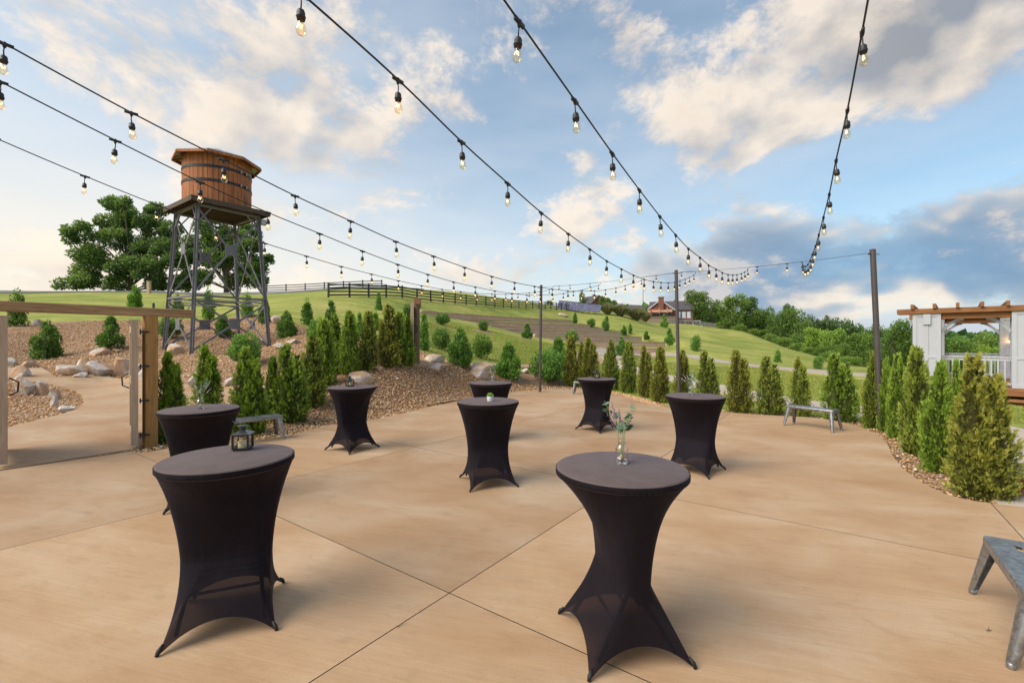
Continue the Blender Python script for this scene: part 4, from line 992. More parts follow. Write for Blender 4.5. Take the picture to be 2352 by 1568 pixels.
for i, (x, ty, by, Y, w, va, lab) in enumerate([(1337,673,700,150,20,0,'lone round tree behind the solar panels'),(1384,680,712,118,20,3,'dark conifer left of the plume grasses'),(1398,684,714,122,16,3,'slim conifer behind the plume grasses'),(1410,690,716,125,20,3,'short conifer between plume grasses and house'),(1440,698,716,122,9,3,'tiny conifer in front of the hipped roof'),
        (1483,704,728,120,10,3,'small dark conifer below the awning'),(1262,690,708,105,22,2,'dark bush behind the fence left of the solar panels'),(1068,676,692,90,18,2,'dark bush behind the black fence above the terraces')]):
    p = at(x, by, Y); p.z = min(p.z, h1(p.x, p.y)); hh = at(x, ty, Y).z-p.z; me, lm, ww = TREES[va]
    t = thing('tree', lab, 'tree', p, i*1.3, 'small trees on the hilltop'); sx = w/F*Y/ww; t.scale = (sx, sx, hh); c = link('crown', me, t); c.color = (.85, .95, .85, 1); link('trunk', lm, t)
# undergrowth at the wood edge
for i, (x, ty, by, Y, w, va, k) in enumerate([(1660,742,762,128,40,4,'behind the picket fence end'),(1700,748,768,120,44,4,'at the top of the field slope'),(1735,758,778,112,44,2,'second down the field slope'),(1770,770,795,102,46,4,'third down the field slope'),(1800,778,803,96,44,2,'fourth down the field slope'),(1832,790,815,90,44,4,'fifth down the field slope'),(1858,800,825,82,40,2,'sixth down the field slope'),(1908,812,842,64,44,4,'beside the lowest field corner'),(1952,822,852,52,46,2,'left of the tall pole base')]):
    p = at(x, by, Y); p.z = min(p.z, h1(p.x, p.y)); hh = at(x, ty, Y).z-p.z; me, lm, ww = TREES[va]
    t = thing('bush', 'rough green bush at the wood edge '+k, 'bush', p, i*1.7, 'undergrowth along the wood edge'); sx = w/F*Y/ww*1.2; t.scale = (sx, sx, hh*1.1); c = link('crown', me, t); c.color = (1.15, 1.15, 1.0, 1)
# big oaks behind the tower
def oak(x, by, Y, lobes_px, n, label, seed):
    p = at(x, by, Y); zb = min(p.z, h1(p.x, p.y)); s = Y/F; rr = random.Random(seed)
    L = [((lx-x)*s, rr.uniform(-2.5, 2.5), (by-ly)*s+p.z-zb, lr*s*0.80) for lx, ly, lr in lobes_px]
    for (lx_, ly_, lz_, lr_) in list(L):
        for _ in range(5):
            dv_ = Vector((rr.gauss(0, 1), rr.gauss(0, 1), rr.gauss(0, .8))).normalized()*lr_*rr.uniform(.7, 1.15); L.append((lx_+dv_.x, ly_+dv_.y, max(lz_+dv_.z, .6), lr_*rr.uniform(.32, .6)))
    t = thing('oak_tree', label, 'tree', (p.x, p.y, zb), 0, 'oaks on the crest behind the water tower')
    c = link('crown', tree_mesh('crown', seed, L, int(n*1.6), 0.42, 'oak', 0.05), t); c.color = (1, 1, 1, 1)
    link('trunk', limb_mesh('trunk', (by-545)*s, 0.45, L[:len(lobes_px)], seed), t)
oak(300, 670, 88, [(255,470,22),(275,500,30),(230,505,26),(340,475,24),(325,510,30),(370,520,26),(215,545,30),(265,550,36),(320,560,38),(375,565,30),(190,575,26),(235,600,36),(295,610,40),(350,615,38),(395,600,28),(180,625,22),(165,655,16),(220,645,28),(280,650,26),(340,650,28),(400,645,24),(300,470,18),(245,455,14),(200,650,20)], 30000, 'broad dark oak on the crest left of the water tower', 5)
oak(520, 670, 92, [(455,520,24),(480,560,30),(520,540,28),(560,550,28),(590,570,24),(450,590,26),(500,600,34),(550,605,34),(595,610,24),(605,590,14),(470,640,26),(520,645,26),(570,640,28),(600,645,20),(440,640,22),(560,520,14),(500,505,18),(585,535,14)], 22000, 'second oak on the crest seen through the water tower legs', 6)
oak(430, 672, 105, [(420,600,26),(430,630,26),(450,560,22),(410,650,22),(445,655,20)], 5000, 'third oak between the two larger crowns behind the tower', 8)

# ---------------------------------------------------------------- far wooded hills
def ridge(name, label, pts, depth, mat, seed, leaf):
    r = np.random.default_rng(seed); P = [at(*p) for p in pts]; Q, L = resample(P, 60)
    n = 7000; k = r.integers(0, 59, n); t = r.random(n); A = np.array([q[:] for q in Q]); base_ = A[k]+(A[k+1]-A[k])*t[:, None]
    fall = r.random(n)**1.5; base_ = base_+np.c_[np.zeros(n), -fall*depth, -fall*depth*0.35+r.normal(size=n)*leaf*0.25]
    D = np.c_[r.normal(size=n)*0.6, -np.ones(n)*0.5, np.abs(r.normal(size=n))+0.5]
    v, f = place_template(np.array([[0,-.4,0],[-.5,.2,.1],[.5,.2,.1],[0,.7,0]]), LEAF_F, base_, D, leaf*(0.6+0.8*r.random(n)), r)
    o = link(name, np_mesh(name, v, f, M[mat], False, {'tint': np.repeat(np.clip(r.normal(0.45, 0.2, n), 0, 1), 4)})); set_props(o, label, 'woods', None, 'stuff'); return o
hb = MB(); hp_ = [at(x, y, 700) for x, y in [(1500,812),(1900,786),(2050,782),(2160,779),(2230,787),(2300,781),(2420,776),(2600,790),(2900,810)]]; Q, _ = resample(hp_, 50)
hb.add([q+Vector((0, 0, 2)) for q in Q]+[q+Vector((0, -180, -70)) for q in Q]+[q+Vector((0, 200, -60)) for q in Q], [(k, k+1, 51+k, 50+k) for k in range(49)]+[(k, 100+k, 101+k, k+1) for k in range(49)])
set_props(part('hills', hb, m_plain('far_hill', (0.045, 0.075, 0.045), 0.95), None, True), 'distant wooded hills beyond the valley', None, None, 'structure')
w = ridge('far_woods', 'distant dark blue-green woods on the far hills', [(1500,808,690),(1900,783,690),(2050,779,690),(2160,776,690),(2230,784,690),(2300,778,690),(2420,773,690),(2600,787,690)], 120, 'wood_leaf', 4, 14.0); w.color = (.55, .75, .95, 1)  # blue leaf tint stands in for haze over the distance
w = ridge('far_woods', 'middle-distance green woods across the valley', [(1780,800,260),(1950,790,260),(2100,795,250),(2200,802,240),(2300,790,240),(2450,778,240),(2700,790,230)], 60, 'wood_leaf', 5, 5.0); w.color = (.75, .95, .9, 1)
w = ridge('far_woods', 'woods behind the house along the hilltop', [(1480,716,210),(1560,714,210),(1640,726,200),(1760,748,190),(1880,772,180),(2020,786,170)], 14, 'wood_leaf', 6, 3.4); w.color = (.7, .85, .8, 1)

# ---------------------------------------------------------------- plume grasses near the house
def plume_mesh(seed):
    r = np.random.default_rng(seed); n = 1500; a = r.random(n)*6.28; rad = r.random(n)**0.5; P = np.c_[np.cos(a)*rad*0.25, np.sin(a)*rad*0.25, r.random(n)*0.15]
    D = np.c_[np.cos(a)*rad*0.75+r.normal(size=n)*.1, np.sin(a)*rad*0.75+r.normal(size=n)*.1, 1.0-rad*0.45]
    v, f = place_template(np.array([[-.02,0,0],[.02,0,0],[-.03,.6,0],[.03,.6,.0],[0,1,0]], float), np.array([[0,1,3],[0,3,2],[2,3,4]]), P, D, 0.8+0.35*r.random(n), r)
    return np_mesh('blades', v, f, M['plume'], False, {'tint': np.repeat(r.random(n), 5)})
PM = plume_mesh(1)
for x, by, Y, w, h, lab in [(1396,722,108,30,24,'leftmost plume grass clump right of the solar panels'),(1426,726,110,34,26,'second plume grass clump from the solar panels'),(1462,736,112,34,28,'largest plume grass clump below the house deck'),(1482,738,112,24,22,'plume grass clump next to the deck wall')]:
    p = hit(x, by, Y, .85, 1.2); t = thing('ornamental_grass', lab, 'grass clump', p, 0, 'plume grasses below the house'); s = p.y/F; t.scale = (w*s/1.7, w*s/1.7, h*s); c = link('blades', PM, t); c.color = (1, 1, 1, 1)

# ---------------------------------------------------------------- black board fence, road fence, picket fence
def rail_fence(name, label, posts, hgt, rails, pw, mat):
    t = thing(name, label, 'fence', posts[0]); o0 = posts[0]
    for p in posts:
        q = p-o0; mb = MB(); mb.box(q.x-pw/2, q.x+pw/2, q.y-pw/2, q.y+pw/2, q.z-0.3, q.z+hgt+0.06); part('post', mb, mat, t)
    for a, b in zip(posts, posts[1:]):
        for k in range(rails):
            z = hgt*(k+0.62)/rails; mb = MB(); mb.bar(a-o0+Vector((0, -0.06, z)), b-o0+Vector((0, -0.06, z)), 0.04, 0.14); part('rail', mb, mat, t)
    return t
fp = []
for i in range(27):
    x, y = -17.284+1.227*i, 42.854+2.109*i; fp.append(Vector((x, y, h1(x, y)-0.02)))
rail_fence('board_fence', 'black four-rail board fence along the crest of the hill', fp, 1.33, 4, 0.15, M['fence'])
fp2 = []
for i in range(7):
    x, Y = 613+i*44, 76-i*1.5; p = at(x, 677, Y); fp2.append(Vector((p.x, p.y, max(h1(p.x, p.y), at(x, 676+1.5*i, Y).z-0.1))))
rail_fence('board_fence', 'lower black rail fence beside the road left of the tall fence', fp2, 1.1, 3, 0.14, M['fence'])
t = None
pk = [hit(x, y, Y, .9, 1.1) for x, y, Y in [(1536,748,138),(1560,750,139),(1590,752,140),(1615,754,140),(1640,757,139),(1664,760,138)]]
rail_fence('picket_fence', 'weathered grey fence running downhill from the brick house', resample(pk, 14)[0], 1.25, 5, 0.16, m_plain('grey_fence_wood', (0.20, 0.19, 0.20), 0.85))
p = hit(342, 673, 55, .8, 1.3); mb = MB(); mb.box(-.17, .17, -.17, .17, -.3, 1.45); mb.box(-.2, .2, -.2, .2, 1.45, 1.52)
set_props(part('marker_post', mb, M['vinyl'], None, False, p), 'square tan post standing alone beside the road', 'post')
p = at(882, 668, 70); p.z = h1(p.x, p.y); mb = MB(); mb.tube([(0, 0, -0.3), (0, 0, at(0, 652, 70).z-p.z)], 0.07, 8); mb.bar((-.35, 0, at(0, 655, 70).z-p.z), (.35, 0, at(0, 655, 70).z-p.z), .08, .08)
set_props(part('utility_pole', mb, M['fence'], None, False, p), 'short dark pole with crossarm behind the black fence', 'pole')
p = at(1477, 708, 130); p.z = h1(p.x, p.y); mb = MB(); mb.tube([(0, 0, -.3), (0, 0, at(0, 648, 130).z-p.z)], [0.10, 0.06], 8); mb.lathe([(0.0, 0), (.12, .06), (.12, .14), (0.0, .2)], 8, (0, 0, at(0, 648, 130).z-p.z))
set_props(part('flagpole', mb, M['steel_dark'], None, False, p), 'thin dark flagpole in front of the hipped roof', 'flagpole')

# ---------------------------------------------------------------- solar panels
c0, c1, c2, c3 = at(1277, 710, 92), at(1378, 717, 92), at(1382, 700, 93.2), at(1284, 691, 93.2)
t = thing('solar_array', 'row of tilted solar panels on a black rack on the hill', 'solar panels', c0); o0 = c0
N = 7
for i in range(N):
    a, b = (i+0.02)/N, (i+0.98)/N; mb = MB()
    q = [c0.lerp(c1, a)-o0, c0.lerp(c1, b)-o0, c3.lerp(c2, b)-o0, c3.lerp(c2, a)-o0]; nn = (q[1]-q[0]).cross(q[3]-q[0]).normalized()*0.06
    mb.add(q+[v-nn for v in q], [(0, 1, 2, 3), (7, 6, 5, 4), (0, 4, 5, 1), (1, 5, 6, 2), (2, 6, 7, 3), (3, 7, 4, 0)]); part('solar_panel', mb, M['solar'], t)
    lb = MB(); bk = c3.lerp(c2, a)-o0+Vector((0, 0.08, 0)); gz = h1(bk.x+o0.x, bk.y+o0.y)-o0.z; lb.tube([bk, (bk.x, bk.y, gz-0.2)], 0.05, 6); fr = c0.lerp(c1, a)-o0+Vector((0, 0.08, 0)); lb.tube([fr, (fr.x, fr.y, h1(fr.x+o0.x, fr.y+o0.y)-o0.z-0.2)], 0.05, 6); part('support_leg', lb, M['steel_dark'], t)
mb = MB(); mb.bar(c3-o0+Vector((0, 0, .05)), c2-o0+Vector((0, 0, .05)), .1, .1); mb.bar(c0-o0-Vector((0, 0, .02)), c1-o0-Vector((0, 0, .02)), .08, .08); part('rack_rail', mb, M['steel_dark'], t)

# ---------------------------------------------------------------- houses
def gable(mb_wall, mb_roof, x0, x1, y0, y1, ze, zr, axis='x', z0=-1.5, over=0.4, th=0.22):
    if axis == 'x':
        ym = (y0+y1)/2
        mb_wall.add([(x0,y0,z0),(x1,y0,z0),(x1,y1,z0),(x0,y1,z0),(x0,y0,ze),(x1,y0,ze),(x1,y1,ze),(x0,y1,ze),(x0,ym,zr),(x1,ym,zr)], [(0,1,5,4),(2,3,7,6),(1,2,6,9,5),(3,0,4,8,7),(4,5,9,8),(6,7,8,9)])
        k = (zr-ze)/(ym-y0)
        for s, ya in ((-1, y0), (1, y1)):
            yo = ya+s*over; zo = ze-k*over
            a = [(x0-over,yo,zo+.05),(x1+over,yo,zo+.05),(x1+over,ym,zr+.05),(x0-over,ym,zr+.05)]; mb_roof.add(a+[(p[0],p[1],p[2]+th) for p in a], [(0,1,2,3),(7,6,5,4),(0,4,5,1),(1,5,6,2),(2,6,7,3),(3,7,4,0)])
    else:
        xm = (x0+x1)/2
        mb_wall.add([(x0,y0,z0),(x1,y0,z0),(x1,y1,z0),(x0,y1,z0),(x0,y0,ze),(x1,y0,ze),(x1,y1,ze),(x0,y1,ze),(xm,y0,zr),(xm,y1,zr)], [(0,1,5,8,4),(2,3,7,9,6),(1,2,6,5),(3,0,4,7),(4,8,9,7),(5,6,9,8)])
        k = (zr-ze)/(xm-x0)
        for s, xa in ((-1, x0), (1, x1)):
            xo = xa+s*over; zo = ze-k*over
            a = [(xo,y0-over,zo+.05),(xo,y1+over,zo+.05),(xm,y1+over,zr+.05),(xm,y0-over,zr+.05)]; mb_roof.add(a+[(p[0],p[1],p[2]+th) for p in a], [(0,1,2,3),(7,6,5,4),(0,4,5,1),(1,5,6,2),(2,6,7,3),(3,7,4,0)])
p = at(1540, 745, 150); p.z = at(1540, 744, 150).z
hs = thing('brick_house', 'red brick house with grey gabled roofs and tall chimney on the hill', 'house', p, R(-22))
wl, rf = MB(), MB(); gable(wl, rf, -6.5, 6.8, -1.0, 7.4, 4.6, 7.5, 'x', -3); part('wall', wl, M['brick'], hs); roof = part('roof', rf, M['shingle'], hs)
wl, rf = MB(), MB(); gable(wl, rf, -7.2, 1.4, -3.2, 3.0, 4.5, 7.7, 'y', -3); part('wall', wl, M['brick'], hs); part('roof', rf, M['shingle'], hs)
mb = MB()                                                    # white bargeboards
for (a, b) in [((-7.7,-3.66,4.15),(-2.9,-3.66,7.72)),((-2.9,-3.66,7.72),(1.9,-3.66,4.15)),((7.24,-1.5,4.35),(7.24,3.2,7.6)),((7.24,3.2,7.6),(7.24,7.9,4.35))]: mb.bar(a, b, .1, .34)
part('bargeboard', mb, M['white'], hs)
mb = MB(); mb.box(-3.5, -1.9, -4.0, -3.2, -2, 8.4); mb.box(-3.65, -1.75, -4.12, -3.1, 8.4, 8.7); part('chimney', mb, M['brick'], hs)
for (x0, x1, z0, z1) in [(2.0,3.1,1.9,3.8),(3.6,4.7,1.9,3.8),(5.1,6.2,1.9,3.8)]:
    mb = MB(); mb.box(x0, x1, -1.08, -1.02, z0, z1); w_ = part('window', mb, M['win'], hs); fb = MB(); fb.box(x0-.1, x1+.1, -1.07, -1.01, z0-.1, z0); fb.box(x0-.1, x1+.1, -1.07, -1.01, z1, z1+.1); part('frame', fb, M['white'], w_)
for (y0, y1) in [(-.4,1.5),(2.1,4.2),(4.9,6.6)]:
    mb = MB(); mb.box(6.82, 6.88, y0, y1, 1.7, 3.7); w_ = part('window', mb, M['win'], hs); fb = MB(); fb.box(6.81, 6.87, y0-.12, y0, 1.6, 3.8); fb.box(6.81, 6.87, y1, y1+.12, 1.6, 3.8); part('frame', fb, M['white'], w_)
mb = MB(); mb.box(2.2, 9.2, -2.6, -0.9, 0.75, 0.95); part('porch_roof', mb, M['white'], hs)
for x in (2.4, 4.6, 6.8, 9.0): mb = MB(); mb.box(x-.1, x+.1, -2.5, -2.3, -3, .75); part('porch_post', mb, M['white'], hs)
mb = MB(); mb.add([(-7.0,-6.2,3.7),(0.8,-6.2,3.7),(0.8,-3.3,4.6),(-7.0,-3.3,4.6),(-7.0,-6.2,3.5),(0.8,-6.2,3.5)], [(0,1,2,3),(0,4,5,1)]); part('awning', mb, M['awning'], hs)
mb = MB(); mb.box(-7.6, 2.2, -7.4, -3.22, 1.9, 2.15); part('deck_floor', mb, M['deckwood'], hs)
for i in range(14):
    x = -7.5+i*0.74; mb = MB(); mb.box(x-.05, x+.05, -7.4, -7.3, 2.15, 3.15); part('deck_baluster', mb, M['steel_dark'], hs)
mb = MB(); mb.box(-7.6, 2.2, -7.42, -7.28, 3.1, 3.2); mb.box(-7.6, 2.2, -7.40, -7.30, 2.6, 2.66); part('deck_rail', mb, M['steel_dark'], hs)
mb = MB(); mb.box(-7.5, 2.1, -7.2, -6.9, -3, 1.9); part('deck_wall', mb, M['deckwood'], hs)
wl, rf = MB(), MB(); wl.box(-19, -7.25, 1.0, 9.0, -3, 4.2); part('wall', wl, M['brick'], hs)
rf.add([(-19.5,.5,4.1),(-7,.5,4.1),(-7,9.5,4.1),(-19.5,9.5,4.1),(-15.5,5,7.3),(-8,5,6.7)], [(0,1,5,4),(1,2,5),(2,3,4,5),(3,0,4),(0,3,2,1)]); part('roof', rf, M['shingle'], hs)
for i, (dx, lab) in enumerate([(-5.6,'closed red parasol on the house deck, nearest the chimney wall'),(-3.0,'closed pale parasol in the middle of the house deck'),(-0.6,'closed tan parasol at the right of the house deck')]):
    t = thing('parasol', lab, 'parasol', hs.matrix_world @ Vector((0, 0, 0)) , 0, 'closed parasols on the deck')
    q = Matrix.Rotation(R(-22), 3, 'Z') @ Vector((dx, -6.8, 2.15)); t.location = p+q
    mb = MB(); mb.tube([(0, 0, 0), (0, 0, 2.8)], .04, 6); part('pole', mb, M['deckwood'], t)
    mb = MB(); mb.lathe([(.03, 1.0), (.28, 1.2), (.20, 2.2), (.05, 2.9)], 8); part('canopy', mb, M['umbrella'] if i == 0 else M['awning'], t)
p2 = at(1362, 712, 150); h2 = thing('brick_house', 'small brown gabled house half hidden behind conifers by the solar panels', 'house', p2, R(28))
wl, rf = MB(), MB(); gable(wl, rf, -3, 3, -3, 4, 1.9, 4.4, 'y', -2); part('wall', wl, M['brick'], h2); part('roof', rf, M['shingle'], h2); mb = MB(); mb.box(.4, 1.1, 0, .8, 3, 5.2); part('chimney', mb, M['brick'], h2)

# ---------------------------------------------------------------- water tower
tc_ = Vector((-14.15, 21.88, 0)); zg = h1(tc_.x, tc_.y); tc_.z = zg
tw = thing('water_tower', 'wooden water tank on a dark grey steel lattice tower on the slope', 'water tower', tc_, ANG_U)
def ground_at(lx, ly):
    w = Matrix.Rotation(ANG_U, 3, 'Z') @ Vector((lx, ly, 0)); return h1(tc_.x+w.x, tc_.y+w.y)-zg
SB, ST, ZT, ZM = 1.66, 1.28, 8.02-zg, 3.9-zg
def leg_at(sx, sy, z): 
    k = SB+(ST-SB)*(z/ZT); return Vector((sx*k, sy*k, z))
CS = [(1, -1), (1, 1), (-1, 1), (-1, -1)]
for sx, sy in CS:
    g = ground_at(sx*SB, sy*SB)-0.15; a, b = leg_at(sx, sy, g), leg_at(sx, sy, ZT); mb = MB()
    mb.bar(a, b, .17, .016, (0, 1, 0)); mb.bar(a, b, .016, .17, (0, 1, 0)); mb.bar(a+Vector((-sx*.035, -sy*.035, 0)), b+Vector((-sx*.035, -sy*.035, 0)), .085, .085, (0, 1, 0)); part('leg', mb, M['tower_steel'], tw)
for i in range(4):
    (ax, ay), (bx, by) = CS[i], CS[(i+1) % 4]
    for z, s in ((ZM, .11), (ZM-.16, .05), (ZT-.08, .13)):
        mb = MB(); mb.bar(leg_at(ax, ay, z), leg_at(bx, by, z), s, s*0.8); part('girt', mb, M['tower_steel'], tw)
    for za, zb, z1 in ((ground_at(ax*SB, ay*SB)+.1, ground_at(bx*SB, by*SB)+.1, ZM-.2), (ZM+.12, ZM+.12, ZT-.25)):
        a, b = leg_at(ax, ay, za), leg_at(bx, by, z1); a2, b2 = leg_at(bx, by, zb), leg_at(ax, ay, z1)
        for p_, q_ in ((a, b), (a2, b2)): mb = MB(); mb.bar(p_, q_, .03, .080); part('brace', mb, M['tower_steel'], tw)
        best = min(((a.lerp(b, u/40)-a2.lerp(b2, v/40)).length, u, v) for u in range(12, 30) for v in range(12, 30)); c = (a.lerp(b, best[1]/40)+a2.lerp(b2, best[2]/40))/2
        nrm = Vector((ax+bx, ay+by, 0)).normalized(); d = Vector((bx-ax, by-ay, 0)).normalized(); mb = MB(); mb.bar(c+nrm*.035-d*.24, c+nrm*.035+d*.24, .025, .48); part('gusset_plate', mb, M['tower_steel'], tw)
    for (cx_, cy_, dx, dy) in ((ax, ay, bx-ax, by-ay), (bx, by, ax-bx, ay-by)):
        k = leg_at(cx_, cy_, ZT-.9); d = Vector((dx, dy, 0)).normalized(); mb = MB(); mb.bar(k, leg_at(cx_, cy_, ZT-.1)+d*.55, .07, .05); part('knee_brace', mb, M['tower_steel'], tw)
mb = MB(); mb.bar((-ST, -ST, ZM-.3), (ST, ST, ZM-.3), .06, .06); mb.bar((-ST, ST, ZM-.24), (ST, -ST, ZM-.24), .06, .06); part('girt', mb, M['tower_steel'], tw)
PS = 1.62
for k in range(9):
    x = -PS+.12+k*(2*PS-.24)/8; mb = MB(); mb.box(x-.05, x+.05, -PS+.1, PS-.1, ZT-.02, ZT+.12); part('joist', mb, M['deck_dark'], tw)
for k in range(15):
    y = -PS+(k+.5)*(2*PS)/15; mb = MB(); mb.box(-PS, PS, y-.108, y+.108, ZT+.123, ZT+.165); part('deck_board', mb, M['deck_dark'], tw)
for a, b in (((-PS, -PS-.03), (PS, -PS-.03)), ((-PS, PS+.03), (PS, PS+.03)), ((-PS-.03, -PS-.06), (-PS-.03, PS+.06)), ((PS+.03, -PS-.06), (PS+.03, PS+.06))):
    mb = MB(); mb.bar((a[0], a[1], ZT+.07), (b[0], b[1], ZT+.07), .05, .21); part('fascia', mb, M['deck_dark'], tw)
RT, Z0, Z1 = 1.41, ZT+.167, ZT+2.42; NS = 44
sm = MB(); wv = 2*math.pi*RT/NS*0.468; sm.box(RT-.06, RT, -wv, wv, Z0, Z1); sme = mesh_from('stave', sm.v, sm.f, M['stave'])
inn = MB(); inn.lathe([(RT-.05, Z0+.01), (RT-.05, Z1-.01)], 44); part('tank_lining', inn, M['deck_dark'], tw, True)
for k in range(NS):
    o = link('stave', sme, tw); o.rotation_euler = (0, 0, 2*math.pi*k/NS)
for z in (Z0+.95, Z0+1.58):
    mb = MB(); n = 64
    for dz in (0,): mb.lathe([(RT+.004, z), (RT+.024, z), (RT+.024, z+.12), (RT+.004, z+.12)], n, (0, 0, 0), False)
    h_ = part('hoop', mb, M['hoop'], tw, False)
    for kk in range(2):
        a = R(18)+kk*0.22; mb = MB(); mb.bar((math.cos(a)*(RT+.05), math.sin(a)*(RT+.05), z+.0), (math.cos(a)*(RT+.05), math.sin(a)*(RT+.05), z+.13), .10, .05); part('hoop_clamp', mb, M['tin'], h_)
RE, ZE, ZA = 1.84, Z1-.02, Z1+.52
for k in range(8):
    a0, a1 = 2*math.pi*k/8+R(12), 2*math.pi*(k+1)/8+R(12); e0 = Vector((RE*math.cos(a0), RE*math.sin(a0), ZE)); e1 = Vector((RE*math.cos(a1), RE*math.sin(a1), ZE)); t0 = Vector((.35*math.cos(a0), .35*math.sin(a0), ZA)); t1 = Vector((.35*math.cos(a1), .35*math.sin(a1), ZA))
    up = Vector((0, 0, .035)); mb = MB(); mb.add([e0, e1, t1, t0, e0+up, e1+up, t1+up, t0+up], [(3,2,1,0),(4,5,6,7),(0,1,5,4),(1,2,6,5),(2,3,7,6),(3,0,4,7)]); part('roof_panel', mb, M['tin'], tw)
    mb = MB(); mb.bar(e0-Vector((0, 0, .06)), e1-Vector((0, 0, .06)), .05, .11); part('roof_fascia', mb, M['stave'], tw)
    mb = MB(); mb.bar(e0*0.99-Vector((0, 0, .02)), t0-Vector((0, 0, .02)), .06, .06); part('rafter', mb, M['stave'], tw)
mb = MB(); mb.lathe([(.42, ZA), (.30, ZA+.07), (.02, ZA+.10)], 8); part('roof_cap', mb, M['tin'], tw)
fl = leg_at(1, 1, ZT-.3); mb = MB(); mb.box(fl.x-.05, fl.x+.2, fl.y+.05, fl.y+.3, fl.z-.15, fl.z+.1); part('floodlight', mb, M['white'], tw)

# ---------------------------------------------------------------- timber gate and its leaves
gf = thing('timber_gateway', 'treated pine gateway: square post carrying a long horizontal beam', 'gate', (-6.6, 8.30, 0), ANG_V)
for x in (0, -3.75):
    mb = MB(); mb.bar((x, 0, -.1), (x, 0, 2.36), .19, .19, (0, 1, 0), .012); part('post', mb, M['pine_z'], gf)
mb = MB(); mb.bar((-4.5, -.02, 2.41), (.66, -.02, 2.41), .15, .155, (0, 0, 1), .008); part('beam', mb, M['pine_x'], gf)
mb = MB(); mb.lathe([(.02, 0), (.02, .09), (.0, .10)], 6, (.05, 0, 2.49)); part('lag_bolt', mb, M['steel_dark'], gf)
def gate_leaf(label, base, direction, width, z0, z1, thick, hinge_side, nb=8):
    ang = math.atan2(direction[1], direction[0]); t = thing('gate_leaf', label, 'gate', base, ang)
    for x in (0, width):
        mb = MB(); mb.bar((x, 0, z0), (x, 0, z1), thick, .10, (0, 1, 0), .006); part('stile', mb, M['vinyl'], t)
        mb = MB(); mb.box(x-.06, x+.06, -thick/2-.01, thick/2+.01, z1, z1+.025); part('stile_cap', mb, M['vinyl'], t)
    for z in (z0+.12, (z0+z1)/2, z1-.14):
        mb = MB(); mb.bar((.05, 0, z), (width-.05, 0, z), .09, .12); part('cross_rail', mb, M['vinyl'], t)
    for i in range(nb):
        x = .06+(width-.12)*(i+.5)/nb; mb = MB(); mb.box(x-(width-.12)/nb*.49, x+(width-.12)/nb*.49, -.012, .012, z0+.04, z1-.05); part('board', mb, M['vinyl'], t)
    for k in range(4):
        z = z0+.16+(z1-z0-.35)*k/3; mb = MB(); mb.bar((0, hinge_side*thick/2, z), (-.0, hinge_side*(thick/2+.14), z), .03, .03); mb.bar((0, hinge_side*(thick/2+.015), z-.045), (0, hinge_side*(thick/2+.015), z+.045), .05, .02); part('hinge', mb, M['black'], t)
    mb = MB(); mb.tube([(width*.12, -hinge_side*.07, 1.05), (width*.12, -hinge_side*.16, 1.10), (width*.12, -hinge_side*.17, 1.25), (width*.12, -hinge_side*.07, 1.32)], .012, 6); part('handle', mb, M['black'], t)
    return t
b = gp(309, 1028); gate_leaf('open tan gate leaf hinged to the timber post, seen edge-on', (b.x, b.y, 0), (-.655, .755), 1.3, .05, 2.24, .13, -1)
b = gp(12, 1072); gate_leaf('open tan gate leaf at the far left edge, with black hinges', (b.x-.04, b.y, 0), (-.76, .65), 1.3, .05, 2.24, .16, 1)
lp = hit(957, 834, 15.0, .9, 1.1)
lt = thing('log_post', 'round weathered log post with a crossing log at its top', 'post', lp)
mb = MB(); mb.tube([(0, 0, -.15), (.01, 0, 1.2), (0, 0, 2.12)], [.105, .10, .095], 14); auto_smooth(part('post', mb, M['log'], lt))
mb = MB(); mb.tube([(.05, -.15, 2.12), (-.45, 2.4, 2.12)], [.125, .115], 14); auto_smooth(part('crossing_log', mb, M['log'], lt)); 
mb = MB(); mb.lathe([(.118, 0), (.118, .006)], 14); o = part('log_end', mb, m_plain('cut_log_end', (.26, .12, .06), .9, 0, .3, 20), lt); o.location = (.049, -.157, 2.12); o.rotation_euler = (R(90), 0, R(11))
b = hit(947, 836, 15.0, .9, 1.1); gate_leaf('narrow tan gate leaf standing beside the log post', b, (-.22, .97), 1.2, .02, 2.05, .12, 1, 6)

# ---------------------------------------------------------------- light poles, steel cable
P3 = Vector((7.77, 9.8, 3.79)); P2 = Vector((5.05, 14.0, 4.0)); P1 = Vector((1.09, 17.0, 3.91))
def pole(top, bx, r, label):
    b = Vector((bx, top.y, h1(bx, top.y))); t = thing('light_pole', label, 'pole', b, 0, 'dark poles carrying the light strings')
    d = top-b; mb = MB(); mb.tube([d*-0.05, d+Vector((0, 0, .05))], r, 14); auto_smooth(part('shaft', mb, M['pole'], t))
    mb = MB(); mb.lathe([(r+.004, 0), (r+.004, .02), (r*.5, .035)], 14); o = part('cap', mb, M['pole'], t); o.location = d+Vector((0, 0, .045))
    mb = MB(); mb.tube([d+Vector((-.10, -.02, -.03)), d+Vector((.16, .02, -.03))], .008, 6); mb.lathe([(.012, -.015), (.022, 0), (.012, .015)], 8, (d.x-.10, d.y-.02, d.z-.03)); part('eye_bolt', mb, M['steel_dark'], t)
pole(P3, at(2024, 990, 9.8).x, .055, 'tall dark pole rising from the hedge at the right')
pole(P2, at(1560, 925, 14.0).x, .052, 'tall dark pole behind the table with white flowers')
pole(P1, at(1240, 884, 17.0).x, .050, 'slim dark pole among the shrubs at the back of the patio')
def sagline(a, b, n, sag): return [a.lerp(b, i/(n-1))-Vector((0, 0, 4*sag*(i/(n-1))*(1-i/(n-1)))) for i in range(n)]
cab = sagline(P3, P2, 12, .06)[:-1]+sagline(P2, P1, 14, .06)
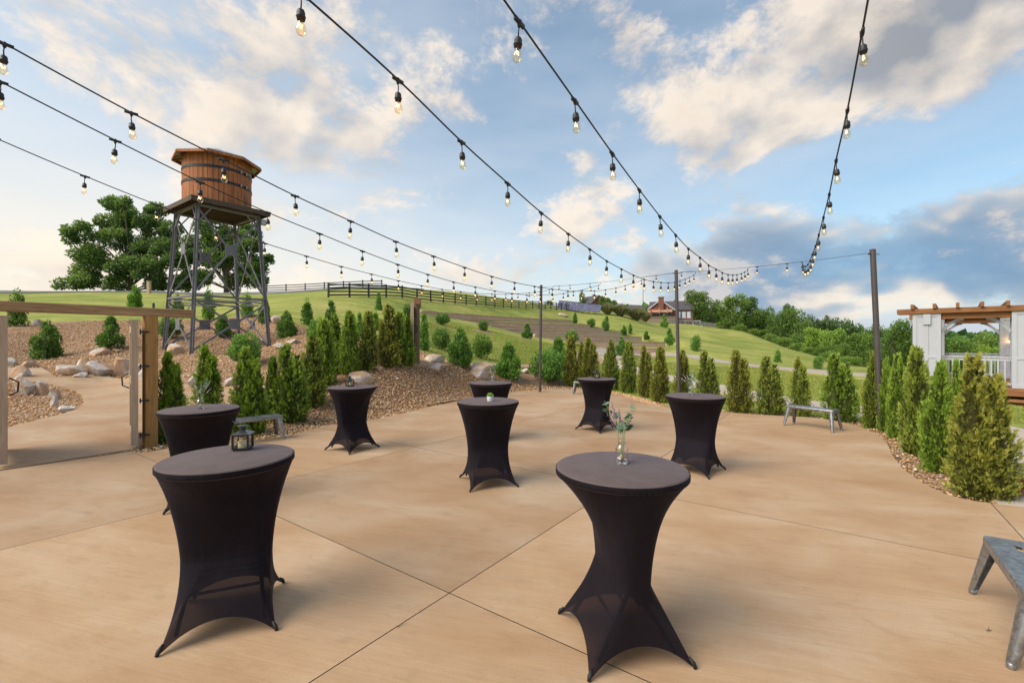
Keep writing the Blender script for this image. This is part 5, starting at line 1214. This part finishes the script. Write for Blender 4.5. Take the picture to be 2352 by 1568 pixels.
mb = MB(); mb.tube([c-cab[0] for c in cab], .0045, 5); o = part('steel_cable', mb, M['steel_dark'], None, True, cab[0]); set_props(o, 'thin steel cable stretched between the three poles', 'cable')
def on_cable(px):
    r_ = (px-CX)/F
    for a, b in zip(cab, cab[1:]):
        fa, fb = a.x-r_*a.y, b.x-r_*b.y
        if fa*fb <= 0 and fa != fb: return a.lerp(b, fa/(fa-fb))
    return cab[-1]
SA = [[-1.11,2.39,3.71],[-0.75,2.99,3.6],[-0.4,3.6,3.46],[-0.04,4.2,3.34],[0.31,4.81,3.24],[0.67,5.41,3.16],[1.03,6.02,3.1],[1.38,6.62,3.05],[1.74,7.23,3.03],[2.09,7.83,3.02],[2.45,8.43,3.03],[2.81,9.04,3.07],[3.16,9.64,3.13],[3.52,10.25,3.2],[3.88,10.85,3.29],[4.23,11.46,3.4],[4.59,12.06,3.53],[4.94,12.66,3.66],[5.3,13.27,3.81]]
SBs = [[0.04,2.45,3.6],[0.42,3.04,3.49],[0.8,3.63,3.38],[1.18,4.21,3.28],[1.56,4.8,3.2],[1.94,5.39,3.14],[2.32,5.98,3.1],[2.71,6.56,3.09],[3.09,7.15,3.08],[3.47,7.74,3.11],[3.85,8.33,3.14],[4.23,8.91,3.19],[4.61,9.5,3.27],[4.99,10.09,3.36],[5.38,10.67,3.47],[5.76,11.26,3.6],[6.14,11.85,3.74]]
SC = [[2.24,2.91,3.86],[2.61,3.54,3.68],[2.97,4.17,3.54],[3.34,4.79,3.43],[3.71,5.42,3.36],[4.08,6.05,3.3],[4.45,6.67,3.28],[4.82,7.30,3.28],[5.19,7.92,3.29],[5.56,8.55,3.33],[5.93,9.18,3.40],[6.30,9.81,3.50],[6.65,10.4,3.63],[6.9,10.82,3.76]]
SD = [[-3.58,3.21,3.98],[-3.18,3.8,3.79],[-2.78,4.38,3.63],[-2.37,4.97,3.47],[-1.97,5.56,3.35],[-1.57,6.15,3.23],[-1.16,6.73,3.14],[-0.76,7.32,3.07],[-0.35,7.91,3.01],[0.05,8.5,2.98],[0.45,9.08,2.98],[0.86,9.67,2.99],[1.26,10.26,3.02],[1.66,10.85,3.08],[2.07,11.43,3.15],[2.47,12.02,3.24],[2.88,12.61,3.36],[3.28,13.2,3.5],[3.68,13.78,3.65],[4.09,14.37,3.81]]
SE = [[-4.04,3.59,3.93],[-3.67,4.21,3.74],[-3.31,4.83,3.57],[-2.94,5.46,3.43],[-2.57,6.08,3.32],[-2.2,6.7,3.21],[-1.84,7.33,3.12],[-1.47,7.95,3.05],[-1.1,8.57,3.0],[-0.74,9.19,2.98],[-0.37,9.82,2.97],[0,10.44,2.98],[0.36,11.06,3.01],[0.73,11.69,3.07],[1.1,12.31,3.14],[1.46,12.93,3.24],[1.83,13.56,3.36],[2.2,14.18,3.49],[2.57,14.8,3.64],[2.93,15.42,3.78]]
SF = [[-5.17,5.51,3.88],[-4.79,6.14,3.72],[-4.41,6.78,3.59],[-4.03,7.42,3.48],[-3.64,8.06,3.39],[-3.26,8.69,3.31],[-2.88,9.33,3.26],[-2.49,9.97,3.21],[-2.11,10.61,3.18],[-1.73,11.25,3.17],[-1.34,11.88,3.18],[-0.96,12.52,3.2],[-0.58,13.16,3.25],[-0.19,13.8,3.31],[0.19,14.43,3.39],[0.57,15.07,3.49],[0.96,15.71,3.59],[1.34,16.35,3.73]]
# one lamp: clip, drop wire, socket > bulb, filament   (origin at the cord)
lm = MB(); lm.bar((-.045, 0, -.004), (.045, 0, -.004), .016, .02); lm.lathe([(.008, -.03), (.014, -.008), (.014, .004), (.006, .012)], 8); lm.tube([(0, 0, -.02), (.003, 0, -.055), (0, 0, -.085)], .0042, 6)
lm.lathe([(.006, -.082), (.016, -.088), (.021, -.098), (.0215, -.118), (.0245, -.120), (.0245, -.126), (.0215, -.128), (.0205, -.140)], 12)
LAMP = mesh_from('lamp_socket', lm.v, lm.f, M['black'], True)
gm = MB(); gm.lathe([(.0135, -.139), (.0145, -.152), (.021, -.168), (.0265, -.186), (.0265, -.198), (.020, -.212), (.008, -.219), (.001, -.220)], 14); BULB = mesh_from('glass_bulb', gm.v, gm.f, M['bulb_glass'], True)
fm = MB(); fm.tube([(-.008, 0, -.160), (-.006, .004, -.178), (-.001, -.004, -.170), (.003, .004, -.180), (.008, 0, -.160)], .0030, 5); FIL = mesh_from('filament', fm.v, fm.f, M['filament'])
def extend(P, n):                                           # cord runs on toward the eave behind the viewer
    P = [Vector(p) for p in P]
    for _ in range(n):
        a, b, c = P[0], P[1], P[2]; d = a-b; dd = (a-b)-(b-c); dd.x = dd.y = 0; P.insert(0, a+d+dd*0.8)
    return P
rl = random.Random(4)
def light_string(label, front, extra_px, back):
    front = extend(front, 4); back = extend(back, 4)
    e0 = [on_cable(px) for px in extra_px]
    pts = front+e0+back[::-1]
    lamps = front+e0[1:-1]+back[::-1]
    o0 = pts[0]; t = thing('light_string', label, 'string lights', o0, 0, 'strings of clear bulbs over the patio')
    run = []
    for k in range(len(pts)-1):
        a, b, c, d = pts[max(k-1, 0)], pts[k], pts[k+1], pts[min(k+2, len(pts)-1)]
        for j in range(4):
            u = j/4; q = 0.5*((2*b)+(c-a)*u+(2*a-5*b+4*c-d)*u*u+(3*b-a-3*c+d)*u**3); run.append(q-o0)
    run.append(pts[-1]-o0); mb = MB(); mb.tube(run, .0062, 6); part('cord', mb, M['black'], t, True)
    for i, p in enumerate(lamps):
        j = min(max(1, pts.index(p)), len(pts)-2); dv = pts[j+1]-pts[j-1]
        s = link('lamp_socket', LAMP, t); s.location = p-o0; s.rotation_euler = (rl.uniform(-.06, .06), rl.uniform(-.06, .06), math.atan2(dv.y, dv.x))
        link('glass_bulb', BULB, s); link('filament', FIL, s)
light_string('bulb string from top centre to the middle pole and back to the upper left', SA, [1596, 1566, 1507, 1480], SD)
light_string('bulb string from the top right down to the cable and back to top centre', SC, [1841, 1808, 1739, 1720], SBs)
light_string('lower left bulb string looped on the cable near the slim back pole', SE, [1378, 1355, 1309, 1284, 1272], SF)

# ---------------------------------------------------------------- cocktail tables
TH = 1.09; TR = 0.405
def table_proto():
    t = thing('cocktail_table', 'x', 'table', (0, 0, 0), 0, 'cocktail tables in stretch covers')
    nth, nu, nl = 96, 12, 16; feet = 0.445
    V = []; 
    for i in range(nth):
        th = 2*math.pi*i/nth; c, s = math.cos(th), math.sin(th)
        T0 = Vector((TR*c, TR*s, TH-.045)); e = 3.6; k = (abs(c/0.270)**e+abs(s/0.112)**e)**(-1/e); W = Vector((k*c, k*s, .45))
        q = (th-math.pi/4) % (math.pi/2); sface = q/(math.pi/2)*2-1; a0 = math.pi/4+math.floor((th-math.pi/4)/(math.pi/2))*math.pi/2
        fa = Vector((feet*math.cos(a0), feet*math.sin(a0), 0)); fb = Vector((feet*math.cos(a0+math.pi/2), feet*math.sin(a0+math.pi/2), 0))
        x = (sface+1)/2; x = x+0.10*math.sin(2*math.pi*x)*-1; B = fa.lerp(fb, x); arch = max(0.0, math.cos(math.pi*sface/2))**1.55; B *= 1-.13*arch; B.z = .006+.125*arch
        C1 = Vector((W.x*1.08, W.y*1.08, .76)); C2 = W.lerp(B, .45); C2.x *= 1-.05*arch; C2.y *= 1-.05*arch
        col_ = []
        for j in range(nu): u = j/nu; col_.append(T0*(1-u)**2+C1*2*u*(1-u)+W*u*u)
        for j in range(nl+1): u = j/nl; col_.append(W*(1-u)**2+C2*2*u*(1-u)+B*u*u)
        V.append(col_)
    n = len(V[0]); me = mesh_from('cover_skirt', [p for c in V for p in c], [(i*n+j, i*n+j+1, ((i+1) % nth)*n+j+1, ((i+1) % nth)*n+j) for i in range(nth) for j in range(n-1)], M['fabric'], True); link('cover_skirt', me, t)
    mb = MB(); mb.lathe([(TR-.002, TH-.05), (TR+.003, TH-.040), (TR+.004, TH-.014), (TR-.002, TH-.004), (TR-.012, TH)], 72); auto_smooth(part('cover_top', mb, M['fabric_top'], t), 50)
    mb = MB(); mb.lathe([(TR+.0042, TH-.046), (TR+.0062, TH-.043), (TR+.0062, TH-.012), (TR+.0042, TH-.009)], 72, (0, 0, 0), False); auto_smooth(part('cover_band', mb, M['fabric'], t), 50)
    for k in range(4):
        a = math.pi/4+k*math.pi/2; mb = MB(); o = Vector((math.cos(a), math.sin(a), 0)); mb.tube([o*(feet+.006)+Vector((0, 0, .003)), o*(feet-.004)+Vector((0, 0, .028)), o*(feet-.03)+Vector((0, 0, .055))], [.011, .013, .007], 8); part('foot_pocket', mb, M['foot'], t, True)
    for s in (-1, 1):
        mb = MB()
        for w in (-.18, .18): mb.tube([(w*1.36, s*.235, .05), (w*1.02, s*.01, .44), (w, -s*.16, TH-.06)], .013, 6)
        mb.tube([(-.2, s*.12, .24), (.2, s*.12, .24)], .011, 6); mb.tube([(-.2, s*.07, .36), (.2, s*.07, .36)], .011, 6); part('leg_frame', mb, M['steel_dark'], t)
    mb = MB(); mb.lathe([(TR-.012, TH-.04), (TR-.012, TH-.012)], 40); part('tabletop', mb, M['deckwood'], t)
    return t
TABLES = [(-1.95, 3.13, 23, 'large dark cocktail table at front left carrying the black lantern'),(0.69, 2.88, 99, 'dark cocktail table at front centre-right carrying the eucalyptus vase'),(-0.32, 6.08, 18, 'dark cocktail table in the middle carrying the small white pot'),(-2.80, 7.98, 58.5, 'dark cocktail table by the gravel carrying a small lantern, left of centre'),
          (2.68, 6.66, 136, 'dark cocktail table right of centre carrying white flowers'),(-0.41, 8.78, -6, 'dark cocktail table half hidden behind the middle one'),(1.81, 9.72, 133, 'farthest dark cocktail table with a tiny lantern, in front of the hedge'),(-3.69, 5.38, 33, 'dark cocktail table partly behind the front left one, with pale lavender')]
pt = table_proto()
for i, (x, y, a, lab) in enumerate(TABLES):
    t = pt if i == 0 else copy_tree(pt); t.location = (x, y, 0); t.rotation_euler = (0, 0, R(a)); t['label'] = lab

# ---------------------------------------------------------------- table centrepieces
def lantern(loc, rot, label):
    t = thing('candle_lantern', label, 'lantern', loc, R(rot), 'lanterns on the tables'); w = .050; h = .118
    mb = MB(); mb.box(-w, w, -w, w, 0, .012); part('base', mb, M['lantern'], t)
    for sx in (-1, 1):
        for sy in (-1, 1): mb = MB(); mb.box(sx*w-.006, sx*w+.006, sy*w-.006, sy*w+.006, .012, h); part('post', mb, M['lantern'], t)
    mb = MB()
    for sx, sy in ((0, -1), (0, 1), (-1, 0), (1, 0)):
        d = Vector((abs(sy), abs(sx), 0)); c = Vector((sx*w, sy*w, 0))
        mb.bar(c-d*w+Vector((0, 0, h-.006)), c+d*w+Vector((0, 0, h-.006)), .011, .012); mb.bar(c-d*w+Vector((0, 0, .016)), c+d*w+Vector((0, 0, .016)), .011, .010)
    part('frame', mb, M['lantern'], t)
    for sx, sy in ((0, -1), (0, 1), (-1, 0), (1, 0)):
        d = Vector((abs(sy), abs(sx), 0)); c = Vector((sx*(w+.002), sy*(w+.002), 0)); ci = Vector((sx*(w-.003), sy*(w-.003), 0)); mb = MB()
        mb.tube([c-d*w+Vector((0, 0, .02)), c+d*w+Vector((0, 0, h-.01))], .0016, 5); mb.tube([c+d*w+Vector((0, 0, .02)), c-d*w+Vector((0, 0, h-.01))], .0016, 5); part('cross_wire', mb, M['lantern'], t)
        mb = MB(); mb.quad(ci-d*(w-.007)+Vector((0, 0, .02)), ci+d*(w-.007)+Vector((0, 0, .02)), ci+d*(w-.007)+Vector((0, 0, h-.012)), ci-d*(w-.007)+Vector((0, 0, h-.012))); part('pane', mb, M['glass'], t)
    r_ = w+.013; mb = MB(); mb.add([(-r_,-r_,h),(r_,-r_,h),(r_,r_,h),(-r_,r_,h),(-.02,-.02,h+.024),(.02,-.02,h+.024),(.02,.02,h+.024),(-.02,.02,h+.024)], [(0,3,2,1),(4,5,6,7),(0,1,5,4),(1,2,6,5),(2,3,7,6),(3,0,4,7)]); part('roof', mb, M['lantern_top'], t)
    mb = MB(); mb.lathe([(.021, h+.02), (.018, h+.052)], 12); part('chimney', mb, M['lantern'], t)
    mb = MB(); mb.lathe([(.034, h+.052), (.036, h+.056), (.030, h+.060)], 14); part('chimney_cap', mb, M['lantern_top'], t)
    mb = MB(); mb.tube([(.03, .0, h+.012), (-.05, .03, h+.05), (-.09, .06, h+.085), (-.06, .09, h+.07), (.0, .05, h+.02)], .0018, 5); part('bail_handle', mb, M['lantern'], t)
    mb = MB(); mb.lathe([(.030, .012), (.031, .014), (.031, .062), (.026, .066), (.004, .063)], 16); c = part('candle', mb, M['candle'], t, True)
    mb = MB(); mb.tube([(0, 0, .062), (.002, 0, .072)], .0012, 5); part('wick', mb, M['lantern'], c)
lantern((-1.97, 3.33, TH), 12, 'black wire-crossed lantern with a cream candle on the front left table')
lantern((-2.86, 8.02, TH), 45, 'small black lantern on the table by the gravel, left of centre')
lantern((1.83, 9.85, TH), 20, 'tiny black lantern on the farthest table')
def vase(loc, rot, label, sprigs, lav, lavmat, seed, s=1.0):
    r = random.Random(seed); t = thing('flower_vase', label, 'vase', loc, R(rot), 'bottle vases on the tables'); t.scale = (s, s, s)
    mb = MB(); mb.lathe([(.030, 0), (.033, .004), (.033, .082), (.030, .092), (.020, .100), (.0185, .118), (.022, .121), (.022, .126), (.019, .127)], 20, (0, 0, 0), False); mb.lathe([(.001, .001), (.030, .001)], 20, (0, 0, 0), False); part('bottle', mb, M['glass'], t, True)
    for k in range(26):
        a = r.uniform(0, 6.28); q = r.uniform(0, .021); mb = MB(); z = .009+.034*r.random(); c = (q*math.cos(a), q*math.sin(a), z); rr = r.uniform(.006, .0095)
        mb.lathe([(.001, -rr*.7), (rr*.8, -rr*.35), (rr, .1*rr), (rr*.6, rr*.6), (.001, rr*.75)], 6, c); o = part('pebble', mb, M['pebble'] if k % 4 else M['pot'], t)
    for k in range(sprigs):
        a = r.uniform(0, 6.28); lean = r.uniform(.10, .42); h = r.uniform(.13, .24); top = Vector((math.cos(a)*lean*h, math.sin(a)*lean*h, .10+h)); mid = Vector((top.x*.25, top.y*.25, .10+h*.4))
        mb = MB(); mb.tube([(0.004*math.cos(a), .004*math.sin(a), .03), mid, top], .0016, 5); st = part('stem', mb, M['stem'], t); n = 13; P = []; D = []; S = []
        for i in range(n):
            u = .25+.75*i/n; q = mid.lerp(top, (u-.25)/.75); b = r.uniform(0, 6.28); P.append(q); D.append((math.cos(b), math.sin(b), r.uniform(-.1, .9))); S.append(r.uniform(.026, .055)*(1.1-.4*u))
        v, f = place_template(np.array([[0,0,0],[-.30,.35,.05],[.30,.35,.05],[-.26,.75,.06],[.26,.75,.06],[0,1,0]], float), np.array([[0,2,1],[1,2,4],[1,4,3],[3,4,5]]), np.array([p[:] for p in P]), np.array(D), np.array(S), np.random.default_rng(seed*9+k))
        o = link('leaves', np_mesh('leaves', v, f, M['euca'], False, {'tint': np.repeat(np.random.default_rng(k).random(n), 6)}), t); o.color = (1, 1, 1, 1)
    for k, (dx, dy, h) in enumerate(lav):
        top = Vector((dx, dy, h)); mid = Vector((dx*.45, dy*.45, .10+(h-.10)*.5)); mb = MB(); mb.tube([(0, 0, .04), mid, top], .0013, 5); part('stem', mb, M['stem'], t); mb = MB()
        for i in range(15):
            u = i/14; q = mid.lerp(top, .25+.75*u); rr = .0052*(1.15-.7*u); mb.lathe([(.0005, -rr), (rr, -rr*.2), (.0005, rr*1.2)], 5, (q.x+r.uniform(-.0035, .0035), q.y+r.uniform(-.0035, .0035), q.z))
        part('flower_spike', mb, lavmat, t)
vase((0.712, 2.95, TH), 0, 'clear bottle vase with eucalyptus and purple lavender on the front centre-right table', 4, [(-.055, .0, .33), (-.075, .02, .27), (-.01, .02, .29)], M['lavender'], 3, 1.2)
vase((-3.66, 5.34, TH), 0, 'clear bottle vase of pale lavender on the table behind the front left one', 2, [(.11, .0, .30), (.105, .03, .22), (.0, .02, .27), (-.06, .0, .28)], M['lav_pale'], 4, 1.08)
vase((-0.37, 8.84, TH), 0, 'clear bottle vase of grey-green leaves on the half hidden table', 3, [(.0, .0, .33)], M['lav_pale'], 5, 1.15)
vase((2.64, 6.72, TH), 0, 'clear bottle vase of white flowers on the table right of centre', 2, [(-.10, 0, .27), (-.04, .02, .26), (.05, .02, .33), (-.12, .02, .22)], M['lav_pale'], 6, 1.15)
t = thing('succulent_pot', 'little white pot of green succulent on the middle table', 'potted plant', (-0.29, 6.03, TH))
mb = MB(); mb.lathe([(.036, 0), (.038, .003), (.042, .062), (.042, .066), (.038, .066), (.037, .055), (.002, .055)], 20); part('pot', mb, M['pot'], t, True)
rng = np.random.default_rng(2); n = 260; d = unit(rng.normal(size=(n, 3))); d[:, 2] = np.abs(d[:, 2]); P = d*np.array([.034, .034, .032])+np.array([0, 0, .064])
v, f = place_template(LEAF_V, LEAF_F, P, d+rng.normal(size=(n, 3))*.4, .016*(.7+.6*rng.random(n)), rng); o = link('leaves', np_mesh('leaves', v, f, M['holly'], False, {'tint': np.repeat(rng.random(n), 4)}), t); o.color = (1.5, 1.4, 1.2, 1)

# ---------------------------------------------------------------- galvanised benches
def bench(loc, ang, L, label):
    import bmesh
    t = thing('metal_bench', label, 'bench', loc, ang, 'galvanised benches around the patio'); W = .30; SH = .45; rc = .035
    def rrect(hx, hy, r, n=5):
        out = []
        for cx_, cy_, a0 in ((hx-r, hy-r, 0), (-hx+r, hy-r, 90), (-hx+r, -hy+r, 180), (hx-r, -hy+r, 270)):
            for k in range(n+1): a = R(a0+90*k/n); out.append((cx_+r*math.cos(a), cy_+r*math.sin(a)))
        return out
    o_ = rrect(L/2, W/2, rc); bm = bmesh.new(); ed = []
    def loop(pts):
        vs_ = [bm.verts.new((x, y, SH)) for x, y in pts]
        for i in range(len(vs_)): ed.append(bm.edges.new((vs_[i], vs_[(i+1) % len(vs_)])))
    loop(o_)
    for s in (-1, 1): loop([(x+s*(L/2-.17), y) for x, y in rrect(.055, .016, .0158)])
    bmesh.ops.triangle_fill(bm, use_beauty=True, edges=ed); bm.normal_update(); me = bpy.data.meshes.new('seat'); bm.to_mesh(me); bm.free(); me.materials.append(M['galv']); seat = link('seat', me, t)
    md = seat.modifiers.new('thick', 'SOLIDIFY'); md.thickness = .004; md.offset = -1
    mb = MB(); n = len(o_); o2 = rrect(L/2+.004, W/2+.004, rc)
    mb.add([(x, y, SH-.001) for x, y in o_]+[(x, y, SH-.008) for x, y in o2]+[(x, y, SH-.052) for x, y in o2]+[(x*.996, y*.985, SH-.055) for x, y in o2], [(j*n+i, j*n+(i+1) % n, (j+1)*n+(i+1) % n, (j+1)*n+i) for j in range(3) for i in range(n)]); part('seat_rim', mb, M['galv'], t, True)
    mb = MB()
    for yy in (-W/2+.045, W/2-.045): mb.bar((-L/2+.07, yy, SH+.001), (L/2-.07, yy, SH+.001), .006, .004)
    part('pressed_rib', mb, M['galv'], t)
    for sx in (-1, 1):
        for sy in (-1, 1):
            a = Vector((sx*(L/2-.035), sy*(W/2-.03), SH-.045)); b = Vector((sx*(L/2+.015), sy*(W/2+.055), .03)); mb = MB(); k = 9; prof = []
            for j in range(k):
                q = R(-70+230*j/(k-1)); prof.append((math.cos(q), math.sin(q)))
            vv = []
            for c, rad in ((a, .052), (b, .026)):
                for cx_, cy_ in prof: vv.append(c+Vector((sx*cx_*rad-sx*rad*.3, sy*cy_*rad-sy*rad*.3, 0)))
            inn_ = [v_+Vector((-sx*.003, -sy*.003, 0)) for v_ in vv]
            mb.add(vv, [(j, j+1, k+j+1, k+j) for j in range(k-1)]); mb.add(inn_, [(k+j, k+j+1, j+1, j) for j in range(k-1)])
            lg = part('leg', mb, M['galv'], t, True); mb = MB(); mb.lathe([(.020, 0), (.022, .004), (.022, .034), (.018, .036)], 10, (b.x-sx*.004, b.y-sy*.004, 0)); part('foot', mb, M['galv'], lg, True)
            mb = MB(); mb.lathe([(.0205, -.0), (.0205, .006)], 10, (b.x-sx*.004, b.y-sy*.004, 0.0)); part('rubber_tip', mb, M['black'], lg)
    return t
bench((6.53, 9.90, 0), math.atan2(-.86, .51), .95, 'galvanised metal bench at the far right in front of the hedge')
c_ = Vector((3.475, 3.36, 0))-VD*.47+UD*.15; bench((c_.x, c_.y, 0), ANG_V, .94, 'galvanised metal bench cut off by the right edge of the photo')
bench((-4.90, 8.55, 0), math.atan2(.72, .70), 1.02, 'galvanised metal bench behind the two left tables')
bench((2.72, 16.15, 0), math.atan2(-.35, 1.18), 1.05, 'galvanised metal bench behind the farthest table')

# ---------------------------------------------------------------- white pavilion
ANG_P = math.atan2(-.70, .714); zp = 0.05; pv = thing('pavilion', 'white columned pavilion with cedar rafters and railings at the right', 'pavilion', (13.54, 15.35, zp), ANG_P)
SP, DP, CW, ZD, ZC = 2.26, 5.4, .66, .42, 2.75
def white_box(name, par, *b): mb = MB(); mb.box(*b); return part(name, mb, M['white'], par)
for cx_, cy_ in ((0, 0), (SP, 0), (0, DP), (SP, DP)):
    col_ = white_box('column', pv, cx_, cx_+CW, cy_, cy_+CW, ZD, ZC)
    for (ax, o_) in (('f', -1), ('b', 1)):
        y0 = cy_-.018 if o_ < 0 else cy_+CW; y1 = y0+.018
        for x0, x1 in ((cx_-.018, cx_+.085), (cx_+CW/2-.045, cx_+CW/2+.045), (cx_+CW-.085, cx_+CW+.018)): white_box('trim_board', col_, x0, x1, y0, y1, ZD+.12, ZC-.10)
        white_box('trim_board', col_, cx_-.018, cx_+CW+.018, y0-.002, y1+.002, ZD, ZD+.12); white_box('trim_board', col_, cx_-.018, cx_+CW+.018, y0-.002, y1+.002, ZC-.10, ZC); white_box('trim_board', col_, cx_+.085, cx_+CW-.085, y0+.001, y1-.001, ZD+.86, ZD+.95)
    for o_ in (-1, 1):
        x0 = cx_-.018 if o_ < 0 else cx_+CW; x1 = x0+.018
        for y0, y1 in ((cy_+.002, cy_+.085), (cy_+CW/2-.045, cy_+CW/2+.045), (cy_+CW-.085, cy_+CW-.002)): white_box('trim_board', col_, x0, x1, y0, y1, ZD+.12, ZC-.10)
        white_box('trim_board', col_, x0-.002, x1+.002, cy_+.001, cy_+CW-.001, ZC-.101, ZC-.001)
white_box('junction_box', pv, .25, .43, -.07, -.02, ZC-.36, ZC-.02)
def timber(name, p0, p1, w, h, m): mb = MB(); mb.bar(p0, p1, w, h, (0, 0, 1), .006); return part(name, mb, M[m], pv)
XE0, XE1, YE0, YE1 = -.42, SP+CW+1.9, -.17, DP+CW+.30
for y in (-.04, CW-.06, DP+.06, DP+CW+.04): timber('beam', (XE0, y, ZC+.085), (XE1, y, ZC+.085), .09, .165, 'cedar_x')
for y in (.10, CW-.20, DP+.2, DP+CW-.1): timber('header', (CW*.5, y, ZC-.085), (SP+CW*.5, y, ZC-.085), .07, .20, 'cedar_x')
for y in (CW+.5, CW+1.3, CW+2.1, CW+2.9, CW+3.7): timber('purlin', (XE0+.2, y, ZC+.10), (XE1-.2, y, ZC+.10), .07, .13, 'cedar_x')
for i in range(8): timber('rafter', (-.02+.545*i, YE0, ZC+.24), (-.02+.545*i, YE1, ZC+.24), .085, .15, 'cedar_y')
for y in (CW*.5, DP+CW*.5):
    for x, s in ((CW+.018, 1), (SP-.018, -1)):
        pts = [Vector((x+s*(.52*(k/9)), y, ZC-.62+.43*math.sin(R(90*k/9))**0.9)) for k in range(10)]
        mb = MB()
        for a, b_ in zip(pts, pts[1:]): mb.bar(a, b_+(b_-a)*.08, .07, .085)
        part('arched_brace', mb, M['white'], pv)
def railing(p0, p1):
    d = (p1-p0); L = d.length; mb = MB(); mb.bar(p0+Vector((0, 0, .92)), p1+Vector((0, 0, .92)), .10, .045); part('hand_rail', mb, M['white'], pv)
    for z in (.84, .10): mb = MB(); mb.bar(p0+Vector((0, 0, z)), p1+Vector((0, 0, z)), .045, .07); part('rail', mb, M['white'], pv)
    n = int(L/.135)
    for k in range(1, n): q = p0+d*(k/n); mb = MB(); mb.box(q.x-.02, q.x+.02, q.y-.02, q.y+.02, ZD+.13, ZD+.81); part('baluster', mb, M['white'], pv)
railing(Vector((CW, CW*.5, ZD)), Vector((SP, CW*.5, ZD))); railing(Vector((CW, DP+CW*.5, ZD)), Vector((SP, DP+CW*.5, ZD))); railing(Vector((CW*.5, CW, ZD)), Vector((CW*.5, DP, ZD)))
for k in range(45):
    y = -.35+k*.148; mb = MB(); mb.box(-.3, SP+CW+3.0, y, y+.142, ZD-.035, ZD-.002); part('deck_board', mb, M['cedar_x'], pv)
timber('deck_fascia', (-.33, -.38, ZD-.12), (SP+CW+3.0, -.38, ZD-.12), .04, .20, 'cedar_x'); timber('deck_fascia', (-.32, -.36, ZD-.12), (-.32, DP+CW+.4, ZD-.12), .04, .20, 'cedar_y')
timber('step', (SP-.2, -.62, ZD-.33), (SP+CW+3.0, -.62, ZD-.33), .32, .07, 'cedar_x'); timber('step_riser', (SP-.2, -.60, ZD-.43), (SP+CW+3.0, -.60, ZD-.43), .04, .15, 'cedar_x')
sx_, sy_, sz_ = SP+.30, DP-.10, 1.93-zp
sn = thing('wall_lantern', 'lit black wall lantern on the rear pavilion column', 'wall lamp', pv.matrix_world @ Vector((0, 0, 0)), ANG_P)
q = Matrix.Rotation(ANG_P, 3, 'Z') @ Vector((sx_, sy_, sz_)); sn.location = Vector((13.54, 15.35, zp))+q
mb = MB(); mb.box(-.05, .05, .03, .08, -.02, .22); part('bracket', mb, M['black'], sn); mb = MB(); mb.lathe([(.055, .10), (.06, .11), (.06, .20), (.03, .22)], 12); part('hood', mb, M['black'], sn)
mb = MB(); mb.lathe([(.05, .10), (.052, .0), (.05, -.06)], 12, (0, 0, 0), False); part('glass_shade', mb, M['glass'], sn); mb = MB(); mb.lathe([(.01, .08), (.02, .05), (.024, .015), (.012, -.01), (.001, -.012)], 10); part('bulb', mb, M['lamp_glow'], sn, True); mb = MB(); mb.lathe([(.053, -.075), (.053, -.06)], 12); part('base_ring', mb, M['black'], sn)
pl = bpy.data.lights.new('wall_lantern_light', 'POINT'); pl.energy = 5; pl.color = (1, .55, .2); pl.shadow_soft_size = .03; po = bpy.data.objects.new('wall_lantern_light', pl); COL.objects.link(po); po.parent = sn; po.location = (0, -.03, -.01)

# ---------------------------------------------------------------- small debris on the slabs
for (x, y, a, l, lab) in [(920,1436,.9,.07,'dry twig lying in the joint left of centre'),(2414*.9408,1540*.9408,.1,.05,'brown twig on the concrete near the cut-off bench')]:
    p = gp(x, y); mb = MB(); r = random.Random(int(x)); pts = [Vector((math.cos(a)*l*(k/4-.5), math.sin(a)*l*(k/4-.5)+r.uniform(-.006, .006), .006+r.uniform(0, .006))) for k in range(5)]; mb.tube(pts, [.002, .003, .003, .002, .001], 5); mb.tube([pts[2], pts[2]+Vector((.02, .015, .008))], .0015, 5)
    set_props(part('twig', mb, M['bark'], None, False, p), lab, 'twig')
